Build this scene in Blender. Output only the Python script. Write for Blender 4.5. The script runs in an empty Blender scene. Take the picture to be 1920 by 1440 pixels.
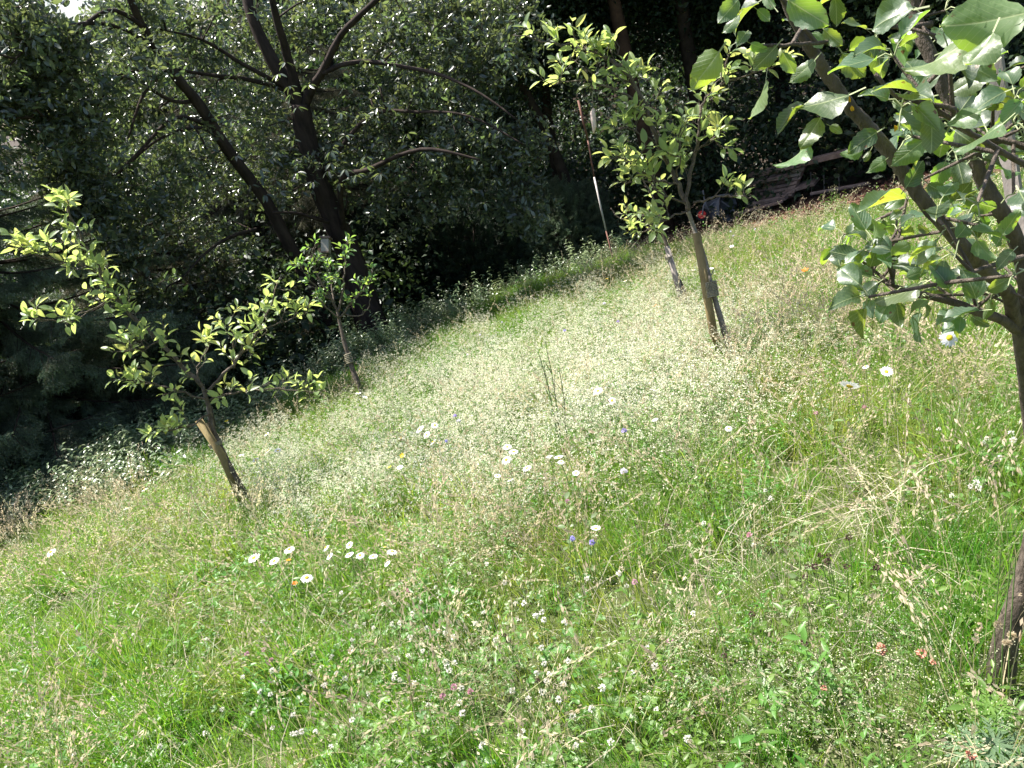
import bpy, math, random
import numpy as np
from mathutils import Vector, Matrix, Euler, noise as mnoise

R = random.Random(7)
S = bpy.context.scene
COL = S.collection

# ------------------------------------------------------------------ camera
PITCH, ROLL, FOC, CAMZ = math.radians(28), math.radians(18), 1440.0, 1.6
F_ = Vector((0, math.cos(PITCH), -math.sin(PITCH)))
R0 = Vector((1, 0, 0)); U0 = Vector((0, math.sin(PITCH), math.cos(PITCH)))
RV = R0 * math.cos(ROLL) - U0 * math.sin(ROLL)
UV_ = R0 * math.sin(ROLL) + U0 * math.cos(ROLL)
CAM = Vector((0, 0, CAMZ))
cd = bpy.data.cameras.new('camera'); cam = bpy.data.objects.new('camera', cd); COL.objects.link(cam)
cam.matrix_world = Matrix(((RV.x, UV_.x, -F_.x, CAM.x), (RV.y, UV_.y, -F_.y, CAM.y), (RV.z, UV_.z, -F_.z, CAM.z), (0, 0, 0, 1)))
cd.sensor_width = 36; cd.lens = 36 * FOC / 1920; cd.clip_start = 0.05; cd.clip_end = 1000
S.camera = cam

# ------------------------------------------------------------------ light
SUN_EL, SUN_AZ = math.radians(62), math.radians(-46)      # azimuth measured from +Y (ahead) towards +X
w = bpy.data.worlds.new('World'); S.world = w; w.use_nodes = True
nt = w.node_tree; nt.nodes.clear()
wo = nt.nodes.new('ShaderNodeOutputWorld'); bg = nt.nodes.new('ShaderNodeBackground'); sk = nt.nodes.new('ShaderNodeTexSky')
sk.sky_type = 'NISHITA'; sk.sun_disc = False; sk.sun_elevation = SUN_EL; sk.sun_rotation = SUN_AZ
sk.dust_density = 2.5
bg.inputs['Strength'].default_value = 0.09
nt.links.new(sk.outputs[0], bg.inputs[0]); nt.links.new(bg.outputs[0], wo.inputs[0])
sl = bpy.data.lights.new('sun', 'SUN'); so = bpy.data.objects.new('sun', sl); COL.objects.link(so)
sl.energy = 5.0; sl.angle = math.radians(0.5); sl.color = (1.0, 0.955, 0.88)
sd = Vector((math.sin(SUN_AZ) * math.cos(SUN_EL), math.cos(SUN_AZ) * math.cos(SUN_EL), math.sin(SUN_EL)))
so.rotation_euler = sd.to_track_quat('Z', 'Y').to_euler(); so.location = sd * 50
S.view_settings.view_transform = 'Standard'; S.view_settings.look = 'None'
S.view_settings.exposure = 1.42; S.view_settings.gamma = 1; S.view_settings.use_curve_mapping = False
S.cycles.max_bounces = 7; S.cycles.diffuse_bounces = 3; S.cycles.glossy_bounces = 2; S.cycles.transmission_bounces = 4
S.cycles.transparent_max_bounces = 4; S.cycles.caustics_reflective = False; S.cycles.caustics_refractive = False

# ------------------------------------------------------------------ projection helpers
SL = 0.27
def ray(px, py): return (F_ * FOC + RV * (px - 960) - UV_ * (py - 720)).normalized()
def P(px, py, d): return CAM + ray(px, py) * d
def proj(p):
    q = Vector(p) - CAM; z = q.dot(F_)
    if z <= 0.05: return (-9999, -9999)
    return (960 + FOC * q.dot(RV) / z, 720 - FOC * q.dot(UV_) / z)
def GH(px, py, h=0.0):                      # where the ray meets the meadow plane raised by h
    r = ray(px, py); t = (h - CAMZ) / (r.z + SL * r.y)
    return CAM + r * t
EDGE = sorted([(GH(a, b, .2).x, GH(a, b, .2).y) for a, b in [(-900, 1130), (-200, 985), (0, 935), (100, 905), (250, 868), (400, 805), (520, 745), (600, 705),
        (720, 650), (800, 610), (900, 560), (1000, 520), (1100, 490), (1150, 474), (1200, 452), (1300, 432), (1400, 410), (1500, 390), (1600, 368), (1700, 345), (1900, 300), (2400, 200)]])
EX = np.array([e[0] for e in EDGE]); EY = np.array([e[1] for e in EDGE])
def edgeY(x): return float(np.interp(x, EX, EY))
def gz(x, y):
    y = float(y)
    k = 0.17 + 0.36 / (1 + math.exp(-(x + 2) / 2.5))
    z = -SL * min(y, 19)
    if y > 19: z += 0.02 * min(y - 19, 6)
    if y > 25: z += k * min(y - 25, 22)
    b = 0.035 * mnoise.noise(Vector((x * .6, y * .6, 3))) + 0.02 * mnoise.noise(Vector((x * 1.9, y * 1.9, 8)))
    return z + b
def g3(x, y): return Vector((x, y, gz(x, y)))

# ------------------------------------------------------------------ mesh helpers
class MB:
    def __init__(s): s.v = []; s.f = []; s.m = []; s.uv = []; s.var = []; s.k = 0
    def add(s, vs, fs, mi=0, uvs=None):
        o = len(s.v); s.v += [tuple(v) for v in vs]; s.f += [tuple(i + o for i in f) for f in fs]; s.m += [mi] * len(fs)
        s.uv += (uvs if uvs else [(0.5, 0.5)] * len(vs)); s.var += [s.k] * len(vs)
    def mesh(s, name, mats, smooth=True, off=None):
        me = bpy.data.meshes.new(name)
        v = s.v if off is None else [(a - off[0], b - off[1], c - off[2]) for a, b, c in s.v]
        me.from_pydata(v, [], s.f)
        for m in mats: me.materials.append(m)
        me.polygons.foreach_set('material_index', s.m)
        if smooth: me.polygons.foreach_set('use_smooth', [True] * len(s.f))
        ul = me.uv_layers.new(name='UVMap')
        li = np.empty(len(me.loops), dtype=np.int32); me.loops.foreach_get('vertex_index', li)
        ul.data.foreach_set('uv', np.array(s.uv, dtype=np.float32)[li].ravel())
        me.update(); return me

def frame(d):
    d = Vector(d).normalized(); a = Vector((0, 0, 1)) if abs(d.z) < .9 else Vector((1, 0, 0))
    u = d.cross(a).normalized(); return u, d.cross(u).normalized()
def catmull(pts, n=5):
    out = []; L = len(pts)
    for i in range(L - 1):
        a, b, c, d = pts[max(i - 1, 0)], pts[i], pts[i + 1], pts[min(i + 2, L - 1)]
        for k in range(n):
            t = k / n
            out.append(0.5 * ((2 * b) + (c - a) * t + (2 * a - 5 * b + 4 * c - d) * t * t + (3 * b - a - 3 * c + d) * t ** 3))
    out.append(pts[-1]); return out
def tube(mb, pts, radii, sides=8, mi=0, cap=True, rough=0.0, capmi=None):
    pts = [Vector(p) for p in pts]; n = len(pts); vs = []; uv = []
    pu = None
    if len(radii) != n: radii = list(np.interp(np.linspace(0, 1, n), np.linspace(0, 1, len(radii)), radii))
    for i, p in enumerate(pts):
        d = pts[min(i + 1, n - 1)] - pts[max(i - 1, 0)]
        if d.length < 1e-9: d = Vector((0, 0, 1))
        u, v = frame(d)
        if pu is not None:
            u = (pu - d.normalized() * pu.dot(d.normalized())).normalized(); v = d.normalized().cross(u)
        pu = u
        for k in range(sides):
            a = 2 * math.pi * k / sides
            r = radii[i] * (1 + (rough * mnoise.noise(p * 14 + Vector((k * 3.1, 0, 0))) if rough else 0))
            vs.append(p + (u * math.cos(a) + v * math.sin(a)) * r); uv.append((k / sides, i / max(1, n - 1)))
    fs = [(i * sides + k, i * sides + (k + 1) % sides, (i + 1) * sides + (k + 1) % sides, (i + 1) * sides + k) for i in range(n - 1) for k in range(sides)]
    mb.add(vs, fs, mi, uv)
    if cap:
        o = len(mb.v) - len(vs); mb.f += [tuple(range(o + (n - 1) * sides, o + n * sides)), tuple(range(o, o + sides))[::-1]]; mb.m += [mi if capmi is None else capmi, mi]
def ribbon(mb, pts, widths, side, mi=0):
    vs = []; n = len(pts)
    for i, p in enumerate(pts):
        if i == n - 1 and widths[i] == 0: vs.append(p)
        else: vs += [p - side * widths[i] * .5, p + side * widths[i] * .5]
    fs = []
    for i in range(n - 1):
        if i == n - 2 and widths[-1] == 0: fs.append((2 * i, 2 * i + 1, 2 * i + 2))
        else: fs.append((2 * i, 2 * i + 1, 2 * i + 3, 2 * i + 2))
    mb.add(vs, fs, mi)
def box(mb, c, ax, ay, az, mi=0, jit=0):
    c, ax, ay, az = map(Vector, (c, ax, ay, az))
    vs = [c + ax * i * .5 + ay * j * .5 + az * k * .5 for i in (-1, 1) for j in (-1, 1) for k in (-1, 1)]
    mb.add(vs, [(0, 1, 3, 2), (4, 6, 7, 5), (0, 4, 5, 1), (2, 3, 7, 6), (0, 2, 6, 4), (1, 5, 7, 3)], mi)
def leaf(mb, base, tip, nrm, width, curl=.1, fold=.3, st=5, serr=0.0, mi=0, pet=0.0, petmi=None, wave=0.0, ac=1, rr=R):
    base, tip = Vector(base), Vector(tip); d = tip - base; L = d.length; d.normalize()
    n = Vector(nrm); n = (n - d * n.dot(d)); n = n.normalized() if n.length > 1e-5 else frame(d)[0]
    s = d.cross(n); vs = []; uv = []; ph = rr.random() * 6
    for i in range(st + 1):
        t = i / st
        wd = width * math.sin(math.pi * min(1, max(0, t)) ** .78) ** .75 if 0 < t < 1 else width * (.06 if t == 0 else 0.0)
        if serr and 0 < t < 1: wd *= 1 + serr * (1 if i % 2 else -1)
        c = base + d * L * (t - curl * .35 * t ** 3) - n * L * curl * t * t
        for j in range(-ac, ac + 1):
            q = j / ac
            z = abs(q) ** 1.3 * math.sin(fold) * wd * .5 + wave * width * math.sin(t * 7 + ph + q * 1.5) * abs(q)
            vs.append(c + s * q * wd * .5 * math.cos(fold) + n * z); uv.append((.5 + .5 * q * (wd / max(width, 1e-6)), t))
    W = 2 * ac + 1
    fs = [(i * W + j, i * W + j + 1, (i + 1) * W + j + 1, (i + 1) * W + j) for i in range(st) for j in range(W - 1)]
    mb.add(vs, fs, mi, uv)
    if pet > 0:
        u = s * .018 * L
        pb = base - d * pet * L + n * pet * L * -.15
        mb.add([pb - u, pb + u, base + u, base - u], [(0, 1, 2, 3)], mi if petmi is None else petmi)

def tagobj(o, label=None, cat=None, group=None, kind=None):
    if label: o['label'] = label
    if cat: o['category'] = cat
    if group: o['group'] = group
    if kind: o['kind'] = kind
    return o
def empty(name, loc, label, cat, group=None):
    o = bpy.data.objects.new(name, None); o.empty_display_size = .1; COL.objects.link(o); o.location = loc
    return tagobj(o, label, cat, group)
def link(name, me, parent=None, **k):
    o = bpy.data.objects.new(name, me); COL.objects.link(o)
    if parent is not None: o.parent = parent
    return tagobj(o, **k)
def part(name, mb, mats, root, smooth=True, **k):
    off = root.location if root is not None else None
    return link(name, mb.mesh(name, mats, smooth, off), root, **k)

# ------------------------------------------------------------------ materials
def ramp(nt, fac, stops):
    r = nt.nodes.new('ShaderNodeValToRGB'); e = r.color_ramp.elements
    while len(e) > 1: e.remove(e[-1])
    e[0].position = stops[0][0]; e[0].color = (*stops[0][1], 1)
    for p, c in stops[1:]: x = e.new(p); x.color = (*c, 1)
    nt.links.new(fac, r.inputs[0]); return r.outputs[0]
def newmat(name):
    m = bpy.data.materials.new(name); m.use_nodes = True; nt = m.node_tree; nt.nodes.clear()
    out = nt.nodes.new('ShaderNodeOutputMaterial'); return m, nt, out
def math_(nt, op, a, b=None, c=None):
    n = nt.nodes.new('ShaderNodeMath'); n.operation = op
    for i, v in enumerate((a, b, c)):
        if v is None: continue
        if isinstance(v, (int, float)): n.inputs[i].default_value = v
        else: nt.links.new(v, n.inputs[i])
    return n.outputs[0]
def mixc(nt, fac, a, b, mode='MIX'):
    n = nt.nodes.new('ShaderNodeMix'); n.data_type = 'RGBA'; n.blend_type = mode
    for i, v in ((0, fac), (6, a), (7, b)):
        if isinstance(v, (int, float)): n.inputs[i].default_value = v
        elif isinstance(v, tuple): n.inputs[i].default_value = (*v, 1)
        else: nt.links.new(v, n.inputs[i])
    return n.outputs[2]
def noise_(nt, scale, detail=2, obj=True, rough=.5):
    t = nt.nodes.new('ShaderNodeTexNoise'); t.inputs['Scale'].default_value = scale; t.inputs['Detail'].default_value = detail; t.inputs['Roughness'].default_value = rough
    if obj == 'world':
        g = nt.nodes.new('ShaderNodeNewGeometry'); nt.links.new(g.outputs['Position'], t.inputs['Vector'])
    else:
        g = nt.nodes.new('ShaderNodeTexCoord'); nt.links.new(g.outputs['Object'], t.inputs['Vector'])
    return t.outputs['Fac']
def leafmat(name, top, under, trans, tw=.45, rough=.4, spec=.5, vein=False, patch=None, var=.5):
    """thin leaf: reflecting top and underside, light passing through"""
    m, nt, out = newmat(name)
    oi = nt.nodes.new('ShaderNodeObjectInfo'); geo = nt.nodes.new('ShaderNodeNewGeometry')
    pr = nt.nodes.new('ShaderNodeBsdfPrincipled'); tr = nt.nodes.new('ShaderNodeBsdfTranslucent'); mx = nt.nodes.new('ShaderNodeMixShader')
    c = mixc(nt, geo.outputs['Backfacing'], top, under); tc = trans
    rnd = oi.outputs['Random']
    v = math_(nt, 'MULTIPLY_ADD', rnd, var, 1 - var * .5)
    if patch:
        nz = noise_(nt, patch[0], 2, 'world')
        nz = ramp(nt, nz, [(.42, (0, 0, 0)), (.6, (1, 1, 1))])
        c = mixc(nt, nz, c, patch[1]); tc = mixc(nt, nz, trans, patch[2])
    else: tc = mixc(nt, 0.0, trans, trans)
    hs = nt.nodes.new('ShaderNodeHueSaturation'); hs2 = nt.nodes.new('ShaderNodeHueSaturation')
    h = math_(nt, 'MULTIPLY_ADD', math_(nt, 'FRACT', math_(nt, 'MULTIPLY', rnd, 7.31)), .05, .475)
    for q, cc in ((hs, c), (hs2, tc)):
        nt.links.new(h, q.inputs['Hue']); nt.links.new(v, q.inputs['Value']); nt.links.new(cc, q.inputs['Color'])
    co, to = hs.outputs[0], hs2.outputs[0]
    if vein:
        uv = nt.nodes.new('ShaderNodeUVMap'); sp = nt.nodes.new('ShaderNodeSeparateXYZ'); nt.links.new(uv.outputs[0], sp.inputs[0])
        ax = math_(nt, 'ABSOLUTE', math_(nt, 'SUBTRACT', sp.outputs[0], .5))
        mid = math_(nt, 'LESS_THAN', ax, .018)
        sv = math_(nt, 'FRACT', math_(nt, 'SUBTRACT', math_(nt, 'MULTIPLY', sp.outputs[1], 8), math_(nt, 'MULTIPLY', ax, 7)))
        side = math_(nt, 'LESS_THAN', sv, .09)
        vn = math_(nt, 'MAXIMUM', mid, math_(nt, 'MULTIPLY', side, .5))
        co = mixc(nt, math_(nt, 'MULTIPLY', vn, .75), co, (.3, .36, .18)); to = mixc(nt, math_(nt, 'MULTIPLY', vn, .7), to, (.65, .7, .25))
        bn = noise_(nt, 5, 3); sp2 = ramp(nt, bn, [(.66, (0, 0, 0)), (.7, (1, 1, 1))])
        co = mixc(nt, sp2, co, (.12, .07, .02)); to = mixc(nt, sp2, to, (.2, .09, .02))
        bmp = nt.nodes.new('ShaderNodeBump'); bmp.inputs['Strength'].default_value = .28; bmp.inputs['Distance'].default_value = .02
        hgt = math_(nt, 'ADD', math_(nt, 'MULTIPLY', sv, .5), math_(nt, 'MULTIPLY', noise_(nt, 7, 2), .4))
        nt.links.new(hgt, bmp.inputs['Height']); nt.links.new(bmp.outputs[0], pr.inputs['Normal'])
    nt.links.new(co, pr.inputs['Base Color']); nt.links.new(to, tr.inputs['Color'])
    pr.inputs['Roughness'].default_value = rough; pr.inputs['Specular IOR Level'].default_value = spec
    mx.inputs[0].default_value = tw
    nt.links.new(pr.outputs[0], mx.inputs[1]); nt.links.new(tr.outputs[0], mx.inputs[2]); nt.links.new(mx.outputs[0], out.inputs[0])
    return m
def solid(name, c1, c2=None, scale=20, rough=.85, spec=.3, bump=.0, stretch=None, metal=0):
    m, nt, out = newmat(name); pr = nt.nodes.new('ShaderNodeBsdfPrincipled')
    pr.inputs['Roughness'].default_value = rough; pr.inputs['Specular IOR Level'].default_value = spec; pr.inputs['Metallic'].default_value = metal
    t = nt.nodes.new('ShaderNodeTexNoise'); t.inputs['Scale'].default_value = scale; t.inputs['Detail'].default_value = 6; t.inputs['Roughness'].default_value = .65
    g = nt.nodes.new('ShaderNodeTexCoord'); mp = nt.nodes.new('ShaderNodeMapping')
    if stretch: mp.inputs['Scale'].default_value = stretch
    nt.links.new(g.outputs['Object'], mp.inputs[0]); nt.links.new(mp.outputs[0], t.inputs['Vector'])
    nt.links.new(ramp(nt, t.outputs['Fac'], [(.35, c1), (.65, c2 or c1)]), pr.inputs['Base Color'])
    if bump:
        b = nt.nodes.new('ShaderNodeBump'); b.inputs['Strength'].default_value = bump; b.inputs['Distance'].default_value = .02
        nt.links.new(t.outputs['Fac'], b.inputs['Height']); nt.links.new(b.outputs[0], pr.inputs['Normal'])
    nt.links.new(pr.outputs[0], out.inputs[0]); return m

M = {}
M['grass'] = leafmat('grass_blade', (.11, .22, .028), (.12, .23, .04), (.27, .5, .04), .5, .36, .6, patch=(.9, (.2, .28, .06), (.42, .53, .08)), var=.5)
M['grass_dark'] = leafmat('lush_grass_blade', (.075, .2, .025), (.085, .21, .035), (.19, .47, .035), .5, .4, .5, var=.4)
M['straw'] = leafmat('grass_straw', (.42, .38, .22), (.42, .38, .22), (.5, .45, .25), .4, .5, .4, var=.5)
M['seed'] = leafmat('grass_seedhead', (.5, .43, .3), (.5, .43, .3), (.66, .56, .36), .45, .55, .3, var=.5)
M['foam'] = leafmat('bedstraw_blossom', (.72, .71, .54), (.72, .71, .54), (.78, .77, .58), .4, .6, .3, var=.2)
M['foamfine'] = leafmat('fine_bedstraw', (.56, .55, .38), (.56, .55, .38), (.62, .62, .4), .4, .6, .3, var=.3)
M['foamglare'] = leafmat('glare_white_blossom', (.84, .84, .8), (.84, .84, .8), (.8, .8, .75), .3, .6, .3, var=.1)  # whitened copy of the bedstraw blossom, sun glare put into its colour
M['herb'] = leafmat('herb_leaf', (.11, .22, .04), (.13, .24, .06), (.24, .44, .06), .45, .4, .5, var=.5)
M['glauc'] = leafmat('bluegreen_herb', (.13, .2, .1), (.15, .22, .12), (.16, .28, .1), .35, .5, .4, var=.4)
M['clover'] = leafmat('clover_leaf', (.11, .22, .045), (.14, .25, .07), (.24, .44, .06), .45, .4, .5, var=.5)
M['dead'] = leafmat('dead_stalk', (.42, .38, .28), (.42, .38, .28), (.4, .35, .22), .25, .6, .3, var=.6)
M['apple'] = leafmat('young_apple_leaf', (.21, .28, .14), (.29, .36, .2), (.58, .66, .17), .58, .4, .7, vein=False, var=.5)
M['appleS'] = leafmat('small_tree_leaf', (.11, .2, .08), (.18, .27, .13), (.3, .48, .08), .5, .36, .6)
M['stalk'] = solid('dark_stalk', (.05, .07, .03), (.09, .11, .05), 10, .7, .3)
M['appleB'] = leafmat('big_apple_leaf', (.055, .095, .06), (.12, .18, .08), (.3, .46, .035), .46, .42, 1.0, vein=True, var=.85)
M['cherry'] = leafmat('cherry_leaf', (.065, .09, .065), (.1, .125, .09), (.2, .27, .08), .34, .3, 1.0, var=.9)
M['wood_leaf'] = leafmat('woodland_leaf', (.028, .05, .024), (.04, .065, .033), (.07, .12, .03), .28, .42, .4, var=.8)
M['under'] = leafmat('glint_paled_undergrowth', (.17, .23, .12), (.22, .28, .16), (.26, .36, .14), .3, .3, .7, var=.6)  # base colour paled to stand in for sun glints on the leaves
M['needle'] = leafmat('spruce_needles', (.1, .14, .08), (.11, .145, .09), (.14, .2, .08), .2, .5, .4, var=.8)
M['needle_old'] = leafmat('hanging_spruce_needles', (.1, .1, .06), (.11, .11, .07), (.15, .15, .08), .25, .55, .3, var=.7)
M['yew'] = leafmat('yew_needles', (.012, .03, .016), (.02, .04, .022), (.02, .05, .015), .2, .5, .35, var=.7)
M['bark'] = solid('dark_cherry_bark', (.02, .014, .012), (.055, .04, .034), 9, .9, .2, .6, (1, 1, .3))
M['bark2'] = solid('woodland_bark', (.025, .018, .013), (.06, .045, .035), 6, .9, .2, .5)
M['barkred'] = solid('reddish_bark', (.05, .03, .022), (.11, .065, .045), 6, .9, .2, .5)
M['barkapple'] = solid('apple_bark', (.06, .046, .034), (.16, .125, .1), 45, .75, .4, 1.0, (1, 1, .4))
M['barkgrey'] = solid('grey_apple_bark', (.16, .14, .12), (.27, .24, .21), 34, .85, .3, .5)
M['stem'] = solid('green_stem', (.12, .2, .05), (.16, .24, .08), 10, .6, .4)
M['petiole'] = solid('pale_petiole', (.25, .3, .14), (.32, .34, .2), 20, .6, .4)
M['stake'] = solid('weathered_stake_wood', (.17, .125, .055), (.27, .21, .1), 25, .8, .3, .3, (1, 1, .15))
M['stakegrey'] = solid('grey_stake_wood', (.2, .17, .15), (.32, .28, .25), 25, .85, .3, .3, (1, 1, .15))
M['cutend'] = solid('sawn_end', (.5, .4, .26), (.62, .52, .36), 30, .85)
M['rope'] = solid('jute_rope', (.2, .18, .13), (.33, .3, .22), 80, .95, .1, .6)
M['petal'] = leafmat('daisy_petal', (.86, .86, .86), (.8, .8, .82), (.85, .85, .85), .3, .5, .3, var=.05)
M['yellow'] = solid('yellow_disc', (.7, .45, .02), (.8, .6, .05), 60, .8)
M['cloverhead'] = leafmat('white_clover_floret', (.88, .85, .8), (.88, .84, .78), (.85, .82, .75), .3, .6, .3, var=.15)
M['cloverpink'] = leafmat('red_clover_floret', (.62, .33, .44), (.6, .33, .44), (.6, .3, .42), .3, .6, .3, var=.2)
M['scab'] = leafmat('lilac_floret', (.5, .42, .78), (.5, .42, .78), (.5, .4, .75), .3, .6, .3, var=.2)
M['scabpale'] = leafmat('pale_floret', (.8, .76, .84), (.78, .74, .82), (.75, .7, .8), .3, .6, .3, var=.1)
M['orange'] = leafmat('orange_petal', (.85, .3, .02), (.85, .3, .02), (.9, .35, .02), .35, .5, .3, var=.1)
M['yellowp'] = leafmat('yellow_petal', (.85, .7, .06), (.85, .7, .06), (.9, .7, .05), .35, .5, .3, var=.1)
M['brownhead'] = solid('dry_seedhead', (.05, .03, .025), (.11, .065, .05), 60, .95)
M['poppy'] = solid('faded_salmon_flower', (.5, .2, .13), (.62, .33, .24), 60, .9)
M['polered'] = solid('rusty_red_paint', (.17, .08, .06), (.24, .12, .09), 30, .7)
M['polewhite'] = solid('white_paint', (.5, .46, .43), (.62, .58, .55), 30, .7)
M['plank'] = solid('old_plank', (.2, .14, .12), (.36, .27, .23), 10, .9, .2, .3)
M['plankpale'] = solid('pale_plank', (.42, .34, .28), (.55, .47, .4), 10, .9, .2, .3)
M['tub'] = solid('dark_grey_tub', (.12, .125, .15), (.16, .165, .19), 6, .5, .4)
M['rubber'] = solid('black_rubber', (.02, .02, .02), (.03, .03, .03), 20, .8)
M['redplastic'] = solid('red_plastic', (.75, .03, .02), (.8, .04, .03), 6, .4, .5)
M['metal'] = solid('grey_tube', (.15, .15, .16), (.2, .2, .21), 6, .5, .5)
M['net'] = solid('pink_netting', (.6, .42, .36), (.75, .62, .56), 60, .8)
M['nest'] = solid('pale_box_wood', (.42, .38, .33), (.52, .48, .42), 12, .8)
M['litter'] = solid('leaf_litter_piece', (.11, .055, .038), (.19, .1, .065), 20, .95)
M['stone'] = solid('pale_stone', (.35, .33, .3), (.5, .48, .45), 12, .9, .2, .3)
M['birch'] = solid('apple_yellow_leaf', (.7, .35, .02), (.75, .45, .05), 12, .7)

# ------------------------------------------------------------------ scatter (for uncountable stuff and leaf masses)
_sg = {}
def sgroup(n):
    if n in _sg: return _sg[n]
    ng = bpy.data.node_groups.new(f'scatter_{n}', 'GeometryNodeTree')
    ng.interface.new_socket('Geometry', in_out='INPUT', socket_type='NodeSocketGeometry')
    ng.interface.new_socket('Geometry', in_out='OUTPUT', socket_type='NodeSocketGeometry')
    N = ng.nodes; L = ng.links; gi = N.new('NodeGroupInput'); go = N.new('NodeGroupOutput')
    def attr(nm, dt):
        a = N.new('GeometryNodeInputNamedAttribute'); a.data_type = dt; a.inputs[0].default_value = nm
        return next(o for o in a.outputs if o.enabled and o.name == 'Attribute')
    var = attr('var', 'INT')
    def sep(k):
        c = N.new('FunctionNodeCompare'); c.data_type = 'INT'; c.operation = 'EQUAL'
        ia = [i for i in c.inputs if i.enabled]; L.new(var, ia[0]); ia[1].default_value = k
        s = N.new('GeometryNodeSeparateGeometry'); s.domain = 'POINT'
        L.new(gi.outputs[0], s.inputs[0]); L.new(c.outputs[0], s.inputs[1]); return s.outputs[0]
    jn = N.new('GeometryNodeJoinGeometry')
    for k in range(n):
        g = N.new('GeometryNodeGeometryToInstance'); L.new(sep(k), g.inputs[0]); L.new(g.outputs[0], jn.inputs[0])
    iop = N.new('GeometryNodeInstanceOnPoints')
    L.new(sep(-1), iop.inputs['Points']); L.new(jn.outputs[0], iop.inputs['Instance'])
    iop.inputs['Pick Instance'].default_value = True
    L.new(attr('idx', 'INT'), iop.inputs['Instance Index']); L.new(attr('rot', 'FLOAT_VECTOR'), iop.inputs['Rotation']); L.new(attr('scl', 'FLOAT'), iop.inputs['Scale'])
    L.new(iop.outputs[0], go.inputs[0]); _sg[n] = ng; return ng
def scatter(name, variants, mats, pts, parent=None, **k):
    """variants: list of MB; pts: list of (pos, euler, scale, variant)"""
    mb = MB()
    for i, v in enumerate(variants):
        mb.k = i; mb.add(v.v, v.f, 0, v.uv); mb.m[-len(v.f):] = v.m
    off = parent.location if parent is not None else Vector((0, 0, 0))
    nv = len(mb.v); nf_uv = mb.uv
    me = bpy.data.meshes.new(name)
    me.from_pydata(mb.v + [tuple(Vector(p[0]) - off) for p in pts], [], mb.f)
    for m in mats: me.materials.append(m)
    me.polygons.foreach_set('material_index', mb.m); me.polygons.foreach_set('use_smooth', [True] * len(mb.f))
    n = nv + len(pts)
    a = me.attributes.new('var', 'INT', 'POINT'); a.data.foreach_set('value', np.array(mb.var + [-1] * len(pts), dtype=np.int32))
    a = me.attributes.new('idx', 'INT', 'POINT'); a.data.foreach_set('value', np.array([0] * nv + [p[3] for p in pts], dtype=np.int32))
    a = me.attributes.new('scl', 'FLOAT', 'POINT'); a.data.foreach_set('value', np.array([1] * nv + [p[2] for p in pts], dtype=np.float32))
    r = np.zeros((n, 3), dtype=np.float32)
    if pts: r[nv:] = np.array([p[1] for p in pts], dtype=np.float32)
    a = me.attributes.new('rot', 'FLOAT_VECTOR', 'POINT'); a.data.foreach_set('vector', r.ravel())
    o = link(name, me, parent, **k)
    md = o.modifiers.new('scatter', 'NODES'); md.node_group = sgroup(len(variants)); return o
def eul(zdir, spin):      # euler with local z along zdir
    q = Vector(zdir).to_track_quat('Z', 'Y').to_matrix() @ Matrix.Rotation(spin, 3, 'Z')
    return tuple(q.to_euler())

# ------------------------------------------------------------------ ground
def dirt(x, y):
    px, py = proj((x, y, gz(x, y)))
    return (1.0 if (1180 < px < 1900 and y > edgeY(x) - .2 and y < edgeY(x) + 5) else 0.0)
xs = np.concatenate([np.linspace(-150, -14, 12), np.linspace(-13, 15, 100), np.linspace(16, 150, 12)])
ys = np.concatenate([np.linspace(-40, -3, 6), np.linspace(-2, 16, 90), np.linspace(16.6, 50, 30), np.linspace(60, 400, 8)])
mb = MB(); vs = [(x, y, gz(x, y)) for y in ys for x in xs]; W = len(xs)
mb.add(vs, [(j * W + i, j * W + i + 1, (j + 1) * W + i + 1, (j + 1) * W + i) for j in range(len(ys) - 1) for i in range(W - 1)])
gm, nt, out = newmat('meadow_and_woodland_soil'); pr = nt.nodes.new('ShaderNodeBsdfPrincipled'); pr.inputs['Roughness'].default_value = .95
at = nt.nodes.new('ShaderNodeAttribute'); at.attribute_name = 'zone'; sp = nt.nodes.new('ShaderNodeSeparateColor'); nt.links.new(at.outputs['Color'], sp.inputs[0])
nz = noise_(nt, 6, 6, 'world', .7)
c = ramp(nt, nz, [(.35, (.035, .05, .015)), (.6, (.09, .11, .035)), (.75, (.14, .13, .06))])
c = mixc(nt, sp.outputs[0], c, ramp(nt, nz, [(.3, (.018, .012, .008)), (.7, (.06, .04, .025))]))
c = mixc(nt, sp.outputs[1], c, ramp(nt, nz, [(.3, (.07, .032, .024)), (.7, (.17, .085, .06))]))
nt.links.new(c, pr.inputs['Base Color'])
b = nt.nodes.new('ShaderNodeBump'); b.inputs['Distance'].default_value = .05; nt.links.new(nz, b.inputs['Height']); nt.links.new(b.outputs[0], pr.inputs['Normal'])
nt.links.new(pr.outputs[0], out.inputs[0])
me = mb.mesh('ground', [gm]); ca = me.color_attributes.new('zone', 'FLOAT_COLOR', 'POINT')
zc = []
for (x, y, z) in vs:
    wd = 1.0 if (y > edgeY(x) + .05 and -14 < x < 16) else (1.0 if y > 14 else 0.0)
    zc += [wd, dirt(x, y), 0, 1]
ca.data.foreach_set('color', zc)
link('ground', me, kind='structure')

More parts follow.
